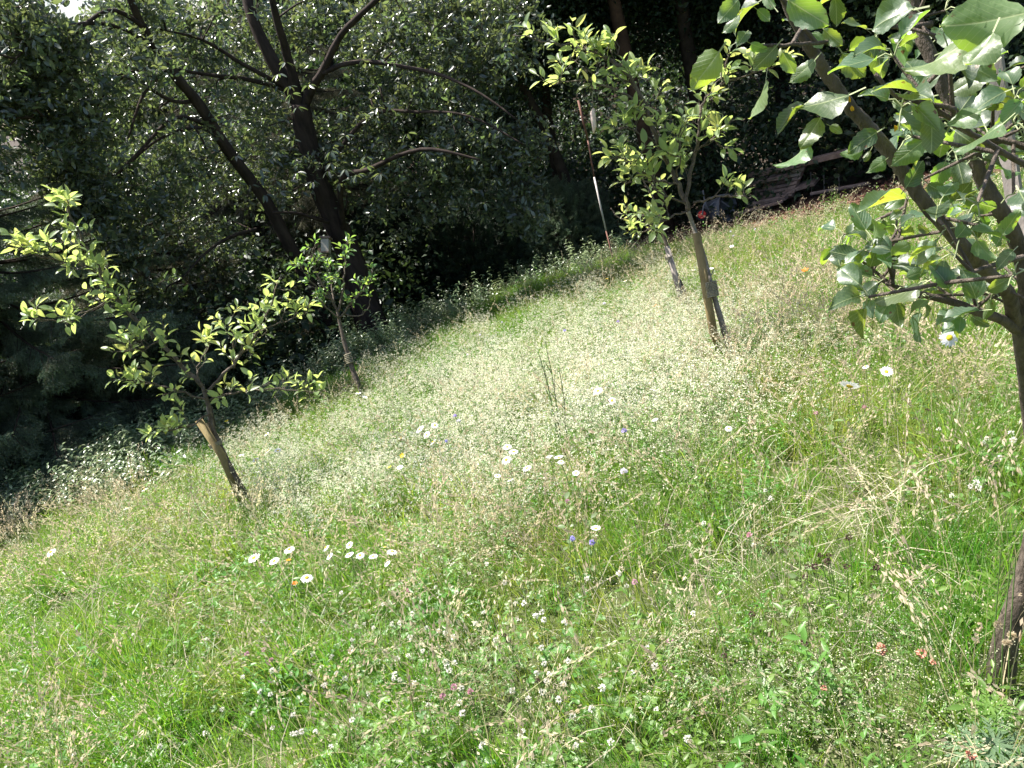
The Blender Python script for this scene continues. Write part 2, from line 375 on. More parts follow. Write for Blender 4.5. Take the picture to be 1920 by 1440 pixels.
# ------------------------------------------------------------------ meadow (uncountable ground cover)
def blade(mb, r0, Lm, LM, w0, lean=(.15, .7), mi=0, st=4, rr=R):
    a = rr.random() * 6.283; r = r0 * math.sqrt(rr.random()); b = Vector((math.cos(a) * r, math.sin(a) * r, -.02))
    az = a + rr.gauss(0, 1.0); d = Vector((math.cos(az), math.sin(az), 0)); L = rr.uniform(Lm, LM); le = rr.uniform(*lean); tw = rr.random() * 3.14
    side = Vector((math.cos(tw), math.sin(tw), 0)); pts = []; ws = []
    for i in range(st + 1):
        t = i / st; pts.append(b + Vector((0, 0, 1)) * L * (t - .45 * le * t ** 2.2) + d * L * le * t ** 2)
        ws.append(w0 * (1 - t ** 2.5) if i < st else 0)
    ribbon(mb, pts, ws, side, mi); return pts
def tuft(n, r, a, b, w0, lean, mi=0, mi2=None, p2=0, seed=0):
    rr = random.Random(seed); m = MB()
    for i in range(n): blade(m, r, a, b, w0 * rr.uniform(.6, 1.3), lean, mi2 if rr.random() < p2 else mi, 4, rr)
    return m
def quad(mb, c, s, rr, mi=0, asp=1.0, d=None):
    u = Vector(d) if d is not None else Vector((rr.gauss(0, 1), rr.gauss(0, 1), rr.gauss(0, 1)))
    u = u.normalized(); v = u.cross(Vector((rr.gauss(0, 1), rr.gauss(0, 1), rr.gauss(0, 1)))).normalized()
    mb.add([c - u * s * asp * .5, c + v * s * .5, c + u * s * asp * .5, c - v * s * .5], [(0, 1, 2, 3)], mi)
def seedtuft(seed, n=7, LM=.6, mi_s=0, mi_h=1):
    rr = random.Random(seed); m = MB()
    for i in range(n):
        pts = blade(m, .07, .34, LM, .0024, (.15, .75), mi_s, 6, rr)
        kind = rr.random()
        for j in range(20):
            t = rr.uniform(.68, 1.0) * 6; k = min(5, int(t)); q = pts[k].lerp(pts[k + 1], t - k); d = (pts[k + 1] - pts[k]).normalized()
            sp = (.0045 if kind < .6 else .028 * (1.15 - t / 6) * 3)
            off = Vector((rr.gauss(0, 1), rr.gauss(0, 1), rr.gauss(0, .6))) * sp
            quad(m, q + off, rr.uniform(.0045, .0075), rr, mi_h, 2.8, d + off * 6)
    return m
def foam(seed, dens=230, h=.42, mi_s=0, mi_f=1, mi_l=2, q0=.0034, q1=.007):
    rr = random.Random(seed); m = MB()
    for i in range(6):
        pts = blade(m, .09, h * .65, h, .002, (.05, .5), mi_s, 5, rr)
        for j in range(dens // 28):
            t = rr.uniform(.4, 1.0) ** .7 * 5; k = min(4, int(t)); q = pts[k].lerp(pts[k + 1], t - k)
            sp = .05 * math.sin(min(1, t / 5) * 2.6) + .006
            q = q + Vector((rr.gauss(0, sp), rr.gauss(0, sp), rr.gauss(0, sp * .7))); c_ = rr.uniform(.003, .011)
            for z in range(6): quad(m, q + Vector((rr.gauss(0, c_), rr.gauss(0, c_), rr.gauss(0, c_ * .5))), rr.uniform(q0, q1), rr, mi_f, 1.3)
        for j in range(12):
            t = rr.uniform(.1, .8) * 5; k = min(4, int(t)); q = pts[k].lerp(pts[k + 1], t - k)
            a = rr.random() * 6.28; leaf(m, q, q + Vector((math.cos(a) * .02, math.sin(a) * .02, .006)), (0, 0, 1), .005, st=2, mi=mi_l, rr=rr)
    return m
def cloverpatch(seed):
    rr = random.Random(seed); m = MB()
    for i in range(20):
        a = rr.random() * 6.28; r = .12 * math.sqrt(rr.random()); h = rr.uniform(.03, .11); c = Vector((math.cos(a) * r, math.sin(a) * r, h))
        ribbon(m, [Vector((c.x * .8, c.y * .8, -.01)), c], [.0015, .0015], Vector((1, 0, 0)), 1)
        n = Vector((rr.gauss(0, .35), rr.gauss(0, .35), 1)); s0 = rr.random() * 6.28; L = rr.uniform(.011, .021)
        for k in range(3):
            q = s0 + k * 2.094; d = Vector((math.cos(q), math.sin(q), .15)); leaf(m, c, c + d * L, n, L * .95, .05, .3, 3, mi=0, rr=rr)
    return m
def herbpatch(seed, mi=0):
    rr = random.Random(seed); m = MB()
    for i in range(9):
        a = rr.random() * 6.28; r = .1 * math.sqrt(rr.random()); c = Vector((math.cos(a) * r, math.sin(a) * r, 0)); h = rr.uniform(.1, .34)
        top = c + Vector((rr.gauss(0, .04), rr.gauss(0, .04), h)); ribbon(m, [c, top], [.003, .002], Vector((1, 0, 0)), mi)
        k = int(h / .025)
        for j in range(k):
            q = c.lerp(top, (j + 1) / k); z = rr.random() * 6.28; L = rr.uniform(.02, .05)
            leaf(m, q, q + Vector((math.cos(z), math.sin(z), rr.uniform(-.1, .7))) * L, (rr.gauss(0, .3), rr.gauss(0, .3), 1), L * .38, .15, .35, 3, mi=mi, rr=rr)
    return m
def deadpatch(seed):
    rr = random.Random(seed); m = MB()
    for i in range(20):
        a = rr.random() * 6.28; b = Vector((rr.gauss(0, .09), rr.gauss(0, .09), rr.uniform(.0, .12))); L = rr.uniform(.1, .3); el = rr.uniform(.05, .8)
        d = Vector((math.cos(a) * math.cos(el), math.sin(a) * math.cos(el), math.sin(el))); s = Vector((0, 0, 1)).cross(d).normalized(); w0 = rr.uniform(.001, .0028)
        k = b + d * L * .6; e = k + (d + Vector((rr.gauss(0, .4), rr.gauss(0, .4), rr.uniform(-.9, .1)))).normalized() * L * .4
        ribbon(m, [b, k, e], [w0, w0 * .9, w0 * .4], s + Vector((0, 0, .6)), 0)
    return m

def gs(px, py, cx, cy, rx, ry): return math.exp(-((px - cx) / rx) ** 2 - ((py - cy) / ry) ** 2)
def Wt(px, py):
    foamw = .06 + 1.6 * gs(px, py, 1100, 720, 270, 120) + 1.2 * gs(px, py, 1270, 625, 150, 60) + 1.1 * gs(px, py, 640, 880, 240, 90) + .75 * gs(px, py, 1650, 1320, 260, 120) \
        + .6 * gs(px, py, 950, 850, 250, 110) + .45 * gs(px, py, 880, 1330, 130, 150) + .35 * gs(px, py, 1350, 800, 120, 200) + .3 * gs(px, py, 1320, 1120, 150, 80)
    straw = .2 + .55 * gs(px, py, 200, 1040, 330, 90) + .6 * gs(px, py, 880, 1330, 110, 150) + .8 * gs(px, py, 1550, 600, 260, 130) + .7 * gs(px, py, 1000, 1000, 250, 90) \
        + .4 * gs(px, py, 1250, 480, 300, 60) + .35 * gs(px, py, 1650, 780, 250, 100) + .3 * gs(px, py, 650, 740, 120, 40)
    dead = .05 + .8 * gs(px, py, 1560, 1010, 200, 110) + .5 * gs(px, py, 1220, 1130, 200, 90) + .5 * gs(px, py, 1700, 1150, 200, 150) + .25 * gs(px, py, 60, 1150, 300, 200)
    clo = .05 + 1.0 * gs(px, py, 900, 1230, 330, 170) + .8 * gs(px, py, 1820, 830, 150, 110) + .6 * gs(px, py, 450, 1150, 250, 250) + .5 * gs(px, py, 1350, 1400, 150, 80)
    lush = .3 + .9 * gs(px, py, 850, 620, 220, 70) + .7 * gs(px, py, 600, 770, 130, 60) + .9 * gs(px, py, 720, 1320, 110, 130) + .9 * gs(px, py, 1780, 1050, 170, 130) + .8 * gs(px, py, 100, 1250, 250, 200) \
        + .5 * gs(px, py, 1440, 700, 60, 60) + .5 * gs(px, py, 1480, 450, 200, 50) + .5 * gs(px, py, 330, 850, 150, 40)
    k_ = (1 - .85 * gs(px, py, 870, 590, 280, 75)) * (1 - .7 * gs(px, py, 600, 760, 120, 60)) * (1 - .6 * gs(px, py, 1420, 450, 300, 90)) * (1 - .7 * gs(px, py, 1780, 1050, 170, 120)) * (1 - .7 * gs(px, py, 120, 1180, 260, 160)); foamw *= k_; straw *= .35 + .65 * k_
    return foamw, straw, dead, clo, lush
buck = {k: [] for k in ('green', 'lush', 'seed', 'foam', 'fine', 'white', 'clo', 'herb', 'dead')}
RG = random.Random(11)
y = .7
while y < 17:
    dens = 165 if y < 3.2 else (125 if y < 6 else 95)
    st = 1 / math.sqrt(dens); xw = .95 * y + 1.6
    x = -xw - .2 * y
    while x < xw + .15 * y:
        X = x + RG.uniform(-.5, .5) * st; Y = y + RG.uniform(-.5, .5) * st
        x += st
        e = edgeY(X)
        if Y > e + .25 or (Y > e and RG.random() < .5): continue
        p = Vector((X, Y, gz(X, Y))); px, py = proj(p + Vector((0, 0, .15)))
        if px < -260 or px > 2180 or py > 1800: continue
        fo, stw, de, cl, lu = Wt(px, py)
        strip = max(0, min(1, 1.6 - (e - Y) * .8)) if px > 300 else max(0, min(1, 1.3 - (e - Y)))
        fo *= 1 - .85 * strip; stw *= 1 - .75 * strip; lu += 1.0 * strip
        if mnoise.noise(Vector((X * 2.4, Y * 2.4, 91))) + .6 * mnoise.noise(Vector((X * 6, Y * 6, 95))) > .42 and Y < 8 and RG.random() < .85: continue
        n1 = .5 + 1.6 * max(0, mnoise.noise(Vector((X * 1.6, Y * 1.6, 1))) + .35); n2 = .5 + 1.6 * max(0, mnoise.noise(Vector((X * 1.3, Y * 1.3, 21))) + .35); n3 = .4 + 1.5 * max(0, mnoise.noise(Vector((X * 2.2, Y * 2.2, 41))) + .35)
        hs = (.62 + .5 * n3 * .6) * (1 + .45 * mnoise.noise(Vector((X * 1.1, Y * 1.1, 81)))); hs *= (1.0 if Y > 2.2 else .85)
        near_soil = px > 1180 and e - Y < 1.6
        if near_soil: hs *= .5
        tilt = lambda a=.12: (RG.gauss(0, a), RG.gauss(0, a), RG.random() * 6.28)
        if RG.random() < .74 - .3 * min(1, fo) + .25 * lu: buck['green'].append((p, tilt(), hs * RG.uniform(.75, 1.15), RG.randrange(4)))
        if RG.random() < .5 * lu: buck['lush'].append((p, tilt(), hs * RG.uniform(.7, 1.1), RG.randrange(3)))
        if not near_soil and RG.random() < .36 * stw * n1: buck['seed'].append((p, tilt(.16), RG.uniform(.75, 1.25) * (.8 + .2 * hs), RG.randrange(4)))
        nc = mnoise.noise(Vector((X * 2.6, Y * 2.6, 61))) + .5 * mnoise.noise(Vector((X * 6, Y * 6, 71))); cf = max(0, min(1, .45 + 1.9 * nc))
        if RG.random() < 1.0 * fo * cf: buck['foam' if Y > 3.0 + RG.uniform(-.6, .6) else 'fine'].append((p, tilt(.18), (RG.uniform(.6, .85) + .45 * cf) * (1 + .25 * gs(px, py, 1050, 730, 330, 150)), RG.randrange(4)))
        if RG.random() < 1.3 * gs(px, py, 1120, 745, 110, 50) + .3 * gs(px, py, 1260, 630, 130, 50) + .22 * gs(px, py, 620, 890, 170, 60) + .2 * gs(px, py, 870, 850, 160, 70) + .15 * gs(px, py, 940, 700, 120, 50): buck['white'].append((p, tilt(.12), RG.uniform(.6, 1.0), RG.randrange(3)))
        if RG.random() < .38 * cl * n3: buck['clo'].append((p, tilt(.1), RG.uniform(.8, 1.35), RG.randrange(3)))
        if RG.random() < .07 * n3 + .07 * cl: buck['herb'].append((p, tilt(.15), RG.uniform(.5, 1.1), RG.randrange(3)))
        if RG.random() < .3 * de * n1: buck['dead'].append((p, tilt(.2), RG.uniform(.7, 1.2), RG.randrange(3)))
    y += st
for k, v in buck.items(): print('meadow', k, len(v))
scatter('grass', [tuft(30, .075, .14, .36, .0042, (.1, .8), 0, 1, .12, s) for s in range(4)], [M['grass'], M['straw']], buck['green'], kind="stuff", label='tall yellow-green meadow grass covering the slope', cat='grass')
scatter('lush_grass', [tuft(34, .06, .12, .3, .0048, (.05, .55), 0, 0, 0, s + 20) for s in range(3)], [M['grass_dark']], buck['lush'], kind="stuff", label='short lush deep-green grass in patches of the meadow', cat='grass')
scatter('seeding_grass', [seedtuft(s) for s in range(4)], [M['straw'], M['seed']], buck['seed'], kind="stuff", label='straw-coloured grass stems with feathery seedheads', cat='grass')
scatter('bedstraw', [foam(s) for s in range(4)], [M['stem'], M['foam'], M['herb']], buck['foam'], kind="stuff", label='frothy cream-white bedstraw blossom filling the middle of the meadow', cat='wildflowers')
scatter('fine_bedstraw', [foam(s + 80, dens=420, q0=.0018, q1=.0038) for s in range(4)], [M['stem'], M['foamfine'], M['herb']], buck['fine'], kind='stuff', label='fine olive-cream bedstraw panicles in the near foreground', cat='wildflowers')
scatter('glare_white_bedstraw', [foam(s + 60) for s in range(3)], [M['stem'], M['foamglare'], M['herb']], buck['white'], kind='stuff', label='bedstraw blossom coloured pure white for the glare in the heart of the meadow', cat='wildflowers')
scatter('clover_ground_cover', [cloverpatch(s) for s in range(3)], [M['clover'], M['stem']], buck['clo'], kind="stuff", label='low three-leaved clover leaves between the grass', cat='clover')
scatter('leafy_herbs', [herbpatch(s) for s in range(3)], [M['herb']], buck['herb'], kind="stuff", label='small leafy herbs mixed through the meadow grass', cat='herbs')
scatter('dry_stalks', [deadpatch(s) for s in range(3)], [M['dead']], buck['dead'], kind="stuff", label='bleached dry stalks lying crosswise in the grass', cat='stalks')
# ------------------------------------------------------------------ woods
def spray(seed, n=14, L=.35, leafL=.1, wr=.36, droop=.5, mats=(0, 1)):
    """hanging leafy twig, pointing along +z of the instance, leaves both sides"""
    rr = random.Random(seed); m = MB(); pts = [Vector((rr.gauss(0, .02) * i, rr.gauss(0, .02) * i, L * i / 5)) for i in range(6)]
    ribbon(m, pts, [.006, .005, .004, .004, .003, .002], Vector((1, 0, 0)), 1); ribbon(m, pts, [.006, .005, .004, .004, .003, .002], Vector((0, 1, 0)), 1)
    for i in range(n):
        t = (i + .5) / n * 5; k = min(4, int(t)); q = pts[k].lerp(pts[k + 1], t - k); a = rr.random() * 6.28; l = leafL * rr.uniform(.65, 1.15)
        d = Vector((math.cos(a), math.sin(a), rr.uniform(-.2, .9))).normalized()
        leaf(m, q + d * .015, q + d * l, Vector((rr.gauss(0, 1), rr.gauss(0, 1), rr.gauss(0, 1))), l * wr, .18, .35, 4, mi=0, rr=rr)
    return m
def clump(seed, n=46, rad=.42, leafL=.1, wr=.6):
    rr = random.Random(seed); m = MB()
    for i in range(n):
        c = Vector((rr.gauss(0, 1), rr.gauss(0, 1), rr.gauss(0, .6))) * rad * .5; l = leafL * rr.uniform(.6, 1.25)
        d = Vector((rr.gauss(0, 1), rr.gauss(0, 1), rr.gauss(-.3, .6))).normalized()
        leaf(m, c, c + d * l, Vector((rr.gauss(0, .6), rr.gauss(0, .6), 1)), l * wr, .15, .3, 2, mi=0, rr=rr)
    return m
def frond(seed, L=.55, hang=.22, n=40, mi=0, w0=.011):
    """conifer branchlet along +z with needle-covered twigs hanging to -x"""
    rr = random.Random(seed); m = MB(); ribbon(m, [Vector((0, 0, 0)), Vector((0, 0, L))], [.012, .004], Vector((0, 1, 0)), 1)
    for i in range(n):
        t = (i + .5) / n; b = Vector((0, 0, L * t)); s = 1 if i % 2 else -1; ln = hang * rr.uniform(.6, 1.2) * (1.15 - t * .7)
        e = b + Vector((-ln * rr.uniform(.4, 1.0), s * ln * rr.uniform(.3, .9), ln * rr.uniform(.2, .7))); mid = b.lerp(e, .5) + Vector((ln * .12, 0, 0))
        for k in range(11):
            u = (k + .5) / 11; q = b.lerp(mid, u * 2) if u < .5 else mid.lerp(e, u * 2 - 1); d = (e - b).normalized() + Vector((rr.gauss(0, .7), rr.gauss(0, .7), rr.gauss(0, .7)))
            l = rr.uniform(.03, .052); v = d.normalized(); sd_ = v.cross(Vector((rr.gauss(0, 1), rr.gauss(0, 1), rr.gauss(0, 1)))).normalized() * w0 * .5
            m.add([q - sd_, q + sd_, q + v * l], [(0, 1, 2)], 0)
    return m
RW = random.Random(5)
def down(px, py, d):               # point on the terrain below/at a sight line of given distance
    p = P(px, py, d); return g3(p.x, p.y)
def ellip(c, r, rr, sh=.55):
    while True:
        v = Vector((rr.uniform(-1, 1), rr.uniform(-1, 1), rr.uniform(-1, 1)))
        if v.length <= 1 and (v.length > sh or rr.random() < .25): return Vector((c[0] + v.x * r[0], c[1] + v.y * r[1], c[2] + v.z * r[2]))
CL = [clump(s, 46) for s in range(4)]
def broadleaf(px, d, hgt, tr, label, blobs, lean=0, group='broadleaved trees in the dark wood', mat='wood_leaf', bark='bark2', n=420, base_py=None, scale=1.0):
    q = P(px, base_py if base_py else 360, d); base = g3(q.x, q.y)
    t = empty('woodland_tree', base, label, 'tree', group)
    top = base + Vector((lean * hgt, RW.uniform(-.3, .3), hgt)); mb = MB()
    pts = catmull([base + Vector((0, 0, -.3)), base.lerp(top, .3) + Vector((RW.gauss(0, .12), RW.gauss(0, .1), 0)), base.lerp(top, .65) + Vector((RW.gauss(0, .25), RW.gauss(0, .2), 0)), top], 5)
    tr *= .62; tube(mb, pts, [tr * 1.35, tr, tr * .75, tr * .3], 9, 0, rough=.25)
    part('trunk', mb, [M[bark]], t)
    mb = MB(); pp = []
    for (bx, by, bz, rx, ry, rz) in blobs:
        c = base + Vector((bx, by, bz)); k = min(len(pts) - 3, max(2, int(len(pts) * max(.15, (bz - rz * .3) / hgt))))
        mb = MB(); tube(mb, catmull([pts[k], pts[k].lerp(c, .5) + Vector((0, 0, -.1)), c], 3), [tr * .4, tr * .15], 6, 0); part('branch', mb, [M[bark]], t)
        subs = [ellip(c, (rx * .85, ry * .85, rz * .85), RW, .3) for _ in range(11)]
        for _ in range(n):
            s = subs[RW.randrange(11)]; v = Vector((RW.gauss(0, rx * .24), RW.gauss(0, ry * .24), RW.gauss(0, rz * .2)))
            p = s + v
            if p.z < gz(p.x, p.y) + .1: continue
            pp.append((p, (RW.gauss(0, .5), RW.gauss(0, .5), RW.random() * 6.28), RW.uniform(.7, 1.4) * scale, RW.randrange(4)))
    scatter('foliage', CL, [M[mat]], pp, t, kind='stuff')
    return t
# deciduous wood beyond the meadow: seen left to right
broadleaf(1050, 17.0, 9, .17, 'tree with a dark forked trunk rising behind the dark bushes', [(0, 0, 5.2, 2.2, 1.8, 1.7), (.8, -.3, 7.5, 2, 1.8, 1.8)], .03, n=420)
broadleaf(1085, 15.6, 8, .15, 'slim dark trunk standing just left of the red and white pole', [(-.3, .5, 4.6, 1.5, 1.4, 1.3), (.3, .5, 6.8, 1.8, 1.6, 1.5)], -.12, n=380)
broadleaf(1240, 15.5, 10, .2, 'tree with a reddish-brown trunk between the two crowns of the apple trees', [(0, .8, 5.0, 1.8, 1.6, 1.4), (.4, .6, 7.6, 2.4, 2, 1.9)], -.05, bark='barkred', n=420)
broadleaf(1350, 16.5, 10, .22, 'dark trunk standing behind the wheelbarrow', [(.2, 1.0, 4.4, 1.9, 1.5, 1.5), (0, .6, 7.4, 2.4, 2, 2)], -.02, n=420)
broadleaf(1500, 17.5, 10, .2, 'dark tree behind the pile of planks', [(.0, 1.0, 4.2, 2.2, 1.7, 1.6), (0, .6, 7.4, 2.6, 2, 2)], -.04, n=450)
broadleaf(1640, 16.5, 9, .17, 'dark tree at the end of the bare reddish soil', [(.0, .8, 3.6, 2.0, 1.7, 1.6), (0, .6, 6.6, 2.4, 2, 2)], .02, n=450)
broadleaf(1830, 15.0, 9, .17, 'woodland tree half hidden behind the foreground apple leaves', [(.0, .8, 2.6, 2.0, 1.7, 1.5), (.5, .6, 5.2, 2.4, 2, 2)], .05, n=450)
broadleaf(930, 19.5, 10, .22, 'tree with a heavy dark trunk deep in the wood behind the cherry branches', [(0, 0, 4.6, 2.3, 1.8, 1.7), (0, -.3, 7.6, 2.6, 1.8, 2.0)], .02, n=430)
broadleaf(720, 21, 10, .2, 'tree standing far behind the hanging spruce', [(0, 0, 4.2, 2.4, 1.8, 1.9), (0, -.3, 7.4, 2.6, 1.8, 1.9)], .02, n=430, mat='wood_leaf')
broadleaf(430, 18, 9, .17, 'light-catching tree seen through the cherry boughs', [(0, 0, 3.8, 2.2, 1.8, 1.8), (-.3, -.3, 6.4, 2.0, 1.8, 1.4)], -.02, n=360, mat='cherry')
broadleaf(120, 19, 8, .16, 'tree behind the left spruce with crown just under the sky gap', [(0, 0, 2.6, 2.4, 1.8, 1.5), (-1.6, 0, 2.2, 2.2, 1.8, 1.5)], -.02, n=400)
if 0: broadleaf(-180, 17, 8, .16, 'tree behind the left spruce at the far left of the wood', [(0, 0, 3.2, 2.4, 1.8, 1.9), (0, 0, 5.2, 2.2, 1.8, 1.5)], -.02, n=360)
# far wood on the opposite bank, one mass
pp = []
for i in range(5200):
    x = RW.uniform(-34, 40); y = RW.uniform(25, 44); h = (RW.uniform(.2, 5.5) if x > -7 else RW.uniform(.2, 1.6)) * (1 if y < 40 else 1.3)
    if x > 3: h *= 1.4
    pp.append(((x, y, gz(x, y) + h), (RW.gauss(0, .5), RW.gauss(0, .5), RW.random() * 6.28), RW.uniform(1.6, 3.2), RW.randrange(4)))
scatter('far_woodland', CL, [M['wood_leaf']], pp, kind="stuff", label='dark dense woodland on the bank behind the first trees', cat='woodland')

pp = []
for i in range(5200):
    x = RW.uniform(EX[0] - 2, EX[-1] + 5); off = 2.0 + 12 * RW.random() ** 1.3 if not 1.5 < x < 7 else 2.9 + 11 * RW.random() ** 1.3; y = edgeY(x) + off
    pp.append(((x, y, gz(x, y) + RW.uniform(.1, .6 + .3 * off)), (RW.gauss(0, .5), RW.gauss(0, .5), RW.random() * 6.28), RW.uniform(.9, 1.6), RW.randrange(4)))
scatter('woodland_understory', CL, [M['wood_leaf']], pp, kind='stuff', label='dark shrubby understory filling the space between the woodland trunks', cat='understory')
# conifers
FR = [frond(s) for s in range(3)]; FRH = [frond(s + 9, .5, .34, 30) for s in range(3)]
def spruce(px, py, d, hgt, rad, label, mat, fr, tiers=17, lean=(0, 0), bark='bark2', dens=1.0, elev=-.25):
    q = P(px, py, d); base = g3(q.x, q.y); t = empty('spruce_tree', base, label, 'tree', 'spruces at the wood edge')
    top = base + Vector((lean[0], lean[1], hgt)); mb = MB()
    tube(mb, [base + Vector((0, 0, -.3)), base.lerp(top, .5), top], [.16, .1, .02], 9, 0, rough=.2); part('trunk', mb, [M[bark]], t)
    mb = MB(); pp = []
    for i in range(tiers):
        u = (i + .6) / tiers; c = base.lerp(top, u); rl = rad * (1 - u) ** .75 * RW.uniform(.85, 1.1) + .12
        nb = int(7 + 3 * (1 - u))
        for k in range(nb):
            a = k / nb * 6.283 + RW.uniform(-.3, .3) + i; r_ = rl * RW.uniform(.75, 1.12)
            tip = c + Vector((math.cos(a) * r_, math.sin(a) * r_, elev * r_ + .1)); mid = c.lerp(tip, .5) + Vector((0, 0, -.06 * r_))
            bp = catmull([c, mid, tip], 4); tube(mb, bp, [.022, .006], 4, 0, cap=False)
            for j in range(int(r_ / .055 * dens)):
                w_ = RW.random() ** .7; idx = min(len(bp) - 2, int(w_ * (len(bp) - 1))); p = bp[idx].lerp(bp[idx + 1], RW.random())
                az = a + RW.choice((-1, 1)) * RW.uniform(.2, .95)
                z = Vector((math.cos(az), math.sin(az), -.35 + RW.gauss(0, .15))).normalized(); x_ = (Vector((0, 0, 1)) - z * z.z).normalized(); y_ = z.cross(x_)
                e = Matrix((x_, y_, z)).transposed().to_euler()
                pp.append((p, tuple(e), RW.uniform(.5, .95) * (.55 + .45 * (1 - u)), RW.randrange(3)))
    part('branch', mb, [M[bark]], t, kind='stuff'); scatter('foliage', fr, [M[mat], M[bark]], pp, t, kind='stuff'); return t
spruce(60, 700, 11.2, 5.6, 2.5, 'big dark spruce with drooping boughs at the left edge of the wood', 'needle', FR, 19, dens=1.15)
spruce(-330, 760, 10.5, 6.0, 2.4, 'spruce standing left of the big drooping spruce', 'needle', FR, 15)
spruce(330, 640, 13.2, 4.6, 1.9, 'shorter dark spruce behind the left young apple tree', 'needle_old', FR, 15)
spruce(690, 520, 15.6, 7.6, 1.7, 'spruce with long hanging greyish twigs behind the cherry trunk', 'needle_old', FRH, 22, dens=1.2, elev=-.45)
spruce(500, 500, 16.4, 6.4, 1.6, 'spruce with bare lower twigs left of the cherry trunk', 'needle_old', FRH, 18, elev=-.4)

def bush(name, px, py, d, r, label, mat, n, cat='bush', sz=.8, zc=.5):
    q = P(px, py, d); base = g3(q.x, q.y); t = empty(name, base, label, cat, 'evergreen bushes at the wood edge'); mb = MB()
    for k in range(7):
        a = k / 7 * 6.28; mb = MB(); tube(mb, [base + Vector((0, 0, -.1)), base + Vector((math.cos(a) * r[0] * .35, math.sin(a) * r[1] * .35, r[2] * 1.1))], [.05, .015], 5, 0); part('stem', mb, [M['bark2']], t)
    pp = []; c = base + Vector((0, 0, r[2] * .95))
    for _ in range(n):
        p = ellip(c, r, RW, .7); p += Vector((0, 0, .18 * mnoise.noise(p * 1.7)))
        if p.z < gz(p.x, p.y): continue
        dv = (p - c); z = Vector((dv.x / r[0] ** 2, dv.y / r[1] ** 2, dv.z / r[2] ** 2 + .5)).normalized() + Vector((RW.gauss(0, .35), RW.gauss(0, .35), RW.gauss(0, .35)))
        pp.append((p - z.normalized() * .12, eul(z, RW.random() * 6.28), RW.uniform(.5, 1.0) * sz, RW.randrange(3)))
    scatter('foliage', [frond(s + 30, .38, .13, 34, w0=.012) for s in range(3)], [M[mat], M['bark2']], pp, t, kind='stuff'); return t
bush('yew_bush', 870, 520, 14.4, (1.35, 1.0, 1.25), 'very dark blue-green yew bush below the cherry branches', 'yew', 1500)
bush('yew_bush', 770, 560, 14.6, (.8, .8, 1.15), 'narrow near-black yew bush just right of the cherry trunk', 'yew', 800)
bush('evergreen_bush', 1050, 440, 15.0, (1.05, .9, .85), 'rounded grey-green bush left of the foot of the pole', 'needle', 1100)

# undergrowth along the edge
def nettle(seed, h=.6):
    rr = random.Random(seed); m = MB()
    for s in range(4):
        c = Vector((rr.gauss(0, .08), rr.gauss(0, .08), -.02)); top = c + Vector((rr.gauss(0, .1), rr.gauss(0, .1), h * rr.uniform(.6, 1.05))); ribbon(m, [c, top], [.005, .003], Vector((1, 0, 0)), 1)
        k = 9
        for j in range(k):
            q = c.lerp(top, .2 + .8 * (j + 1) / k); z = j * 1.57 + rr.random() * .6; L = .1 * (1.1 - j / k * .6)
            for sg in (0, 3.14):
                leaf(m, q, q + Vector((math.cos(z + sg), math.sin(z + sg), rr.uniform(-.35, .25))) * L, (rr.gauss(0, .25), rr.gauss(0, .25), 1), L * .42, .2, .3, 3, mi=0, rr=rr)
    return m
pp = []
for i in range(2600):
    x = RW.uniform(EX[0], EX[-1]); e = edgeY(x); off = abs(RW.gauss(0, .55)) - .1; y = e + off
    px, py = proj((x, y, gz(x, y)))
    dn = .09 + 1.3 * gs(px, py, 110, 890, 190, 80) + 1.0 * gs(px, py, 640, 680, 110, 60) + .35 * gs(px, py, 850, 560, 200, 60)
    if 1180 < px < 1750: dn = .0
    if RW.random() < dn: pp.append(((x, y, gz(x, y)), (RW.gauss(0, .15), RW.gauss(0, .15), RW.random() * 6.28), RW.uniform(.55, 1.1), RW.randrange(3)))
for i in range(420):
    p_ = GH(RW.uniform(-120, 290), RW.uniform(860, 960), .25); off = edgeY(p_.x) - p_.y
    if -.3 < off < 1.1 and RW.random() < 1.1 - off * .8: pp.append(((p_.x, p_.y, gz(p_.x, p_.y)), (RW.gauss(0, .15), RW.gauss(0, .15), RW.random() * 6.28), RW.uniform(.6, 1.0), RW.randrange(3)))
for i in range(700):
    x = RW.uniform(EX[0], EX[-1]); y = edgeY(x) + RW.uniform(.6, 5); px, py = proj((x, y, gz(x, y)))
    if 1180 < px < 1800: continue
    pp.append(((x, y, gz(x, y)), (RW.gauss(0, .15), RW.gauss(0, .15), RW.random() * 6.28), RW.uniform(.5, 1.2), RW.randrange(3)))
scatter('woodland_undergrowth', [nettle(s) for s in range(3)], [M['under'], M['stem']], pp, kind="stuff", label='nettle-like undergrowth with leaf colour paled for sun glints along the wood edge', cat='undergrowth')
def fern(seed):
    rr = random.Random(seed); m = MB()
    for s in range(9):
        a = rr.random() * 6.28; d = Vector((math.cos(a), math.sin(a), 0)); L = rr.uniform(.25, .42)
        for j in range(13):
            t = j / 13; q = d * L * t + Vector((0, 0, L * (t * .9 - t * t * .6))); s_ = d.cross(Vector((0, 0, 1))); l = .09 * (1 - t) + .012
            for g in (-1, 1): leaf(m, q, q + (s_ * g + d * .35) * l, (0, 0, 1), l * .28, .1, .1, 2, mi=0, rr=rr)
    return m
pp = []
for i in range(46):
    p = GH(RW.gauss(310, 42), RW.gauss(838, 17), .1); pp.append(((p.x, p.y, gz(p.x, p.y)), (RW.gauss(0, .1), RW.gauss(0, .1), RW.random() * 6.28), RW.uniform(.6, 1.0), RW.randrange(2)))
scatter('blue_green_herb_patch', [fern(1), fern(2)], [M['glauc']], pp, kind="stuff", label='blue-green feathery herb patch at the wood edge behind the left apple stake', cat='herbs')
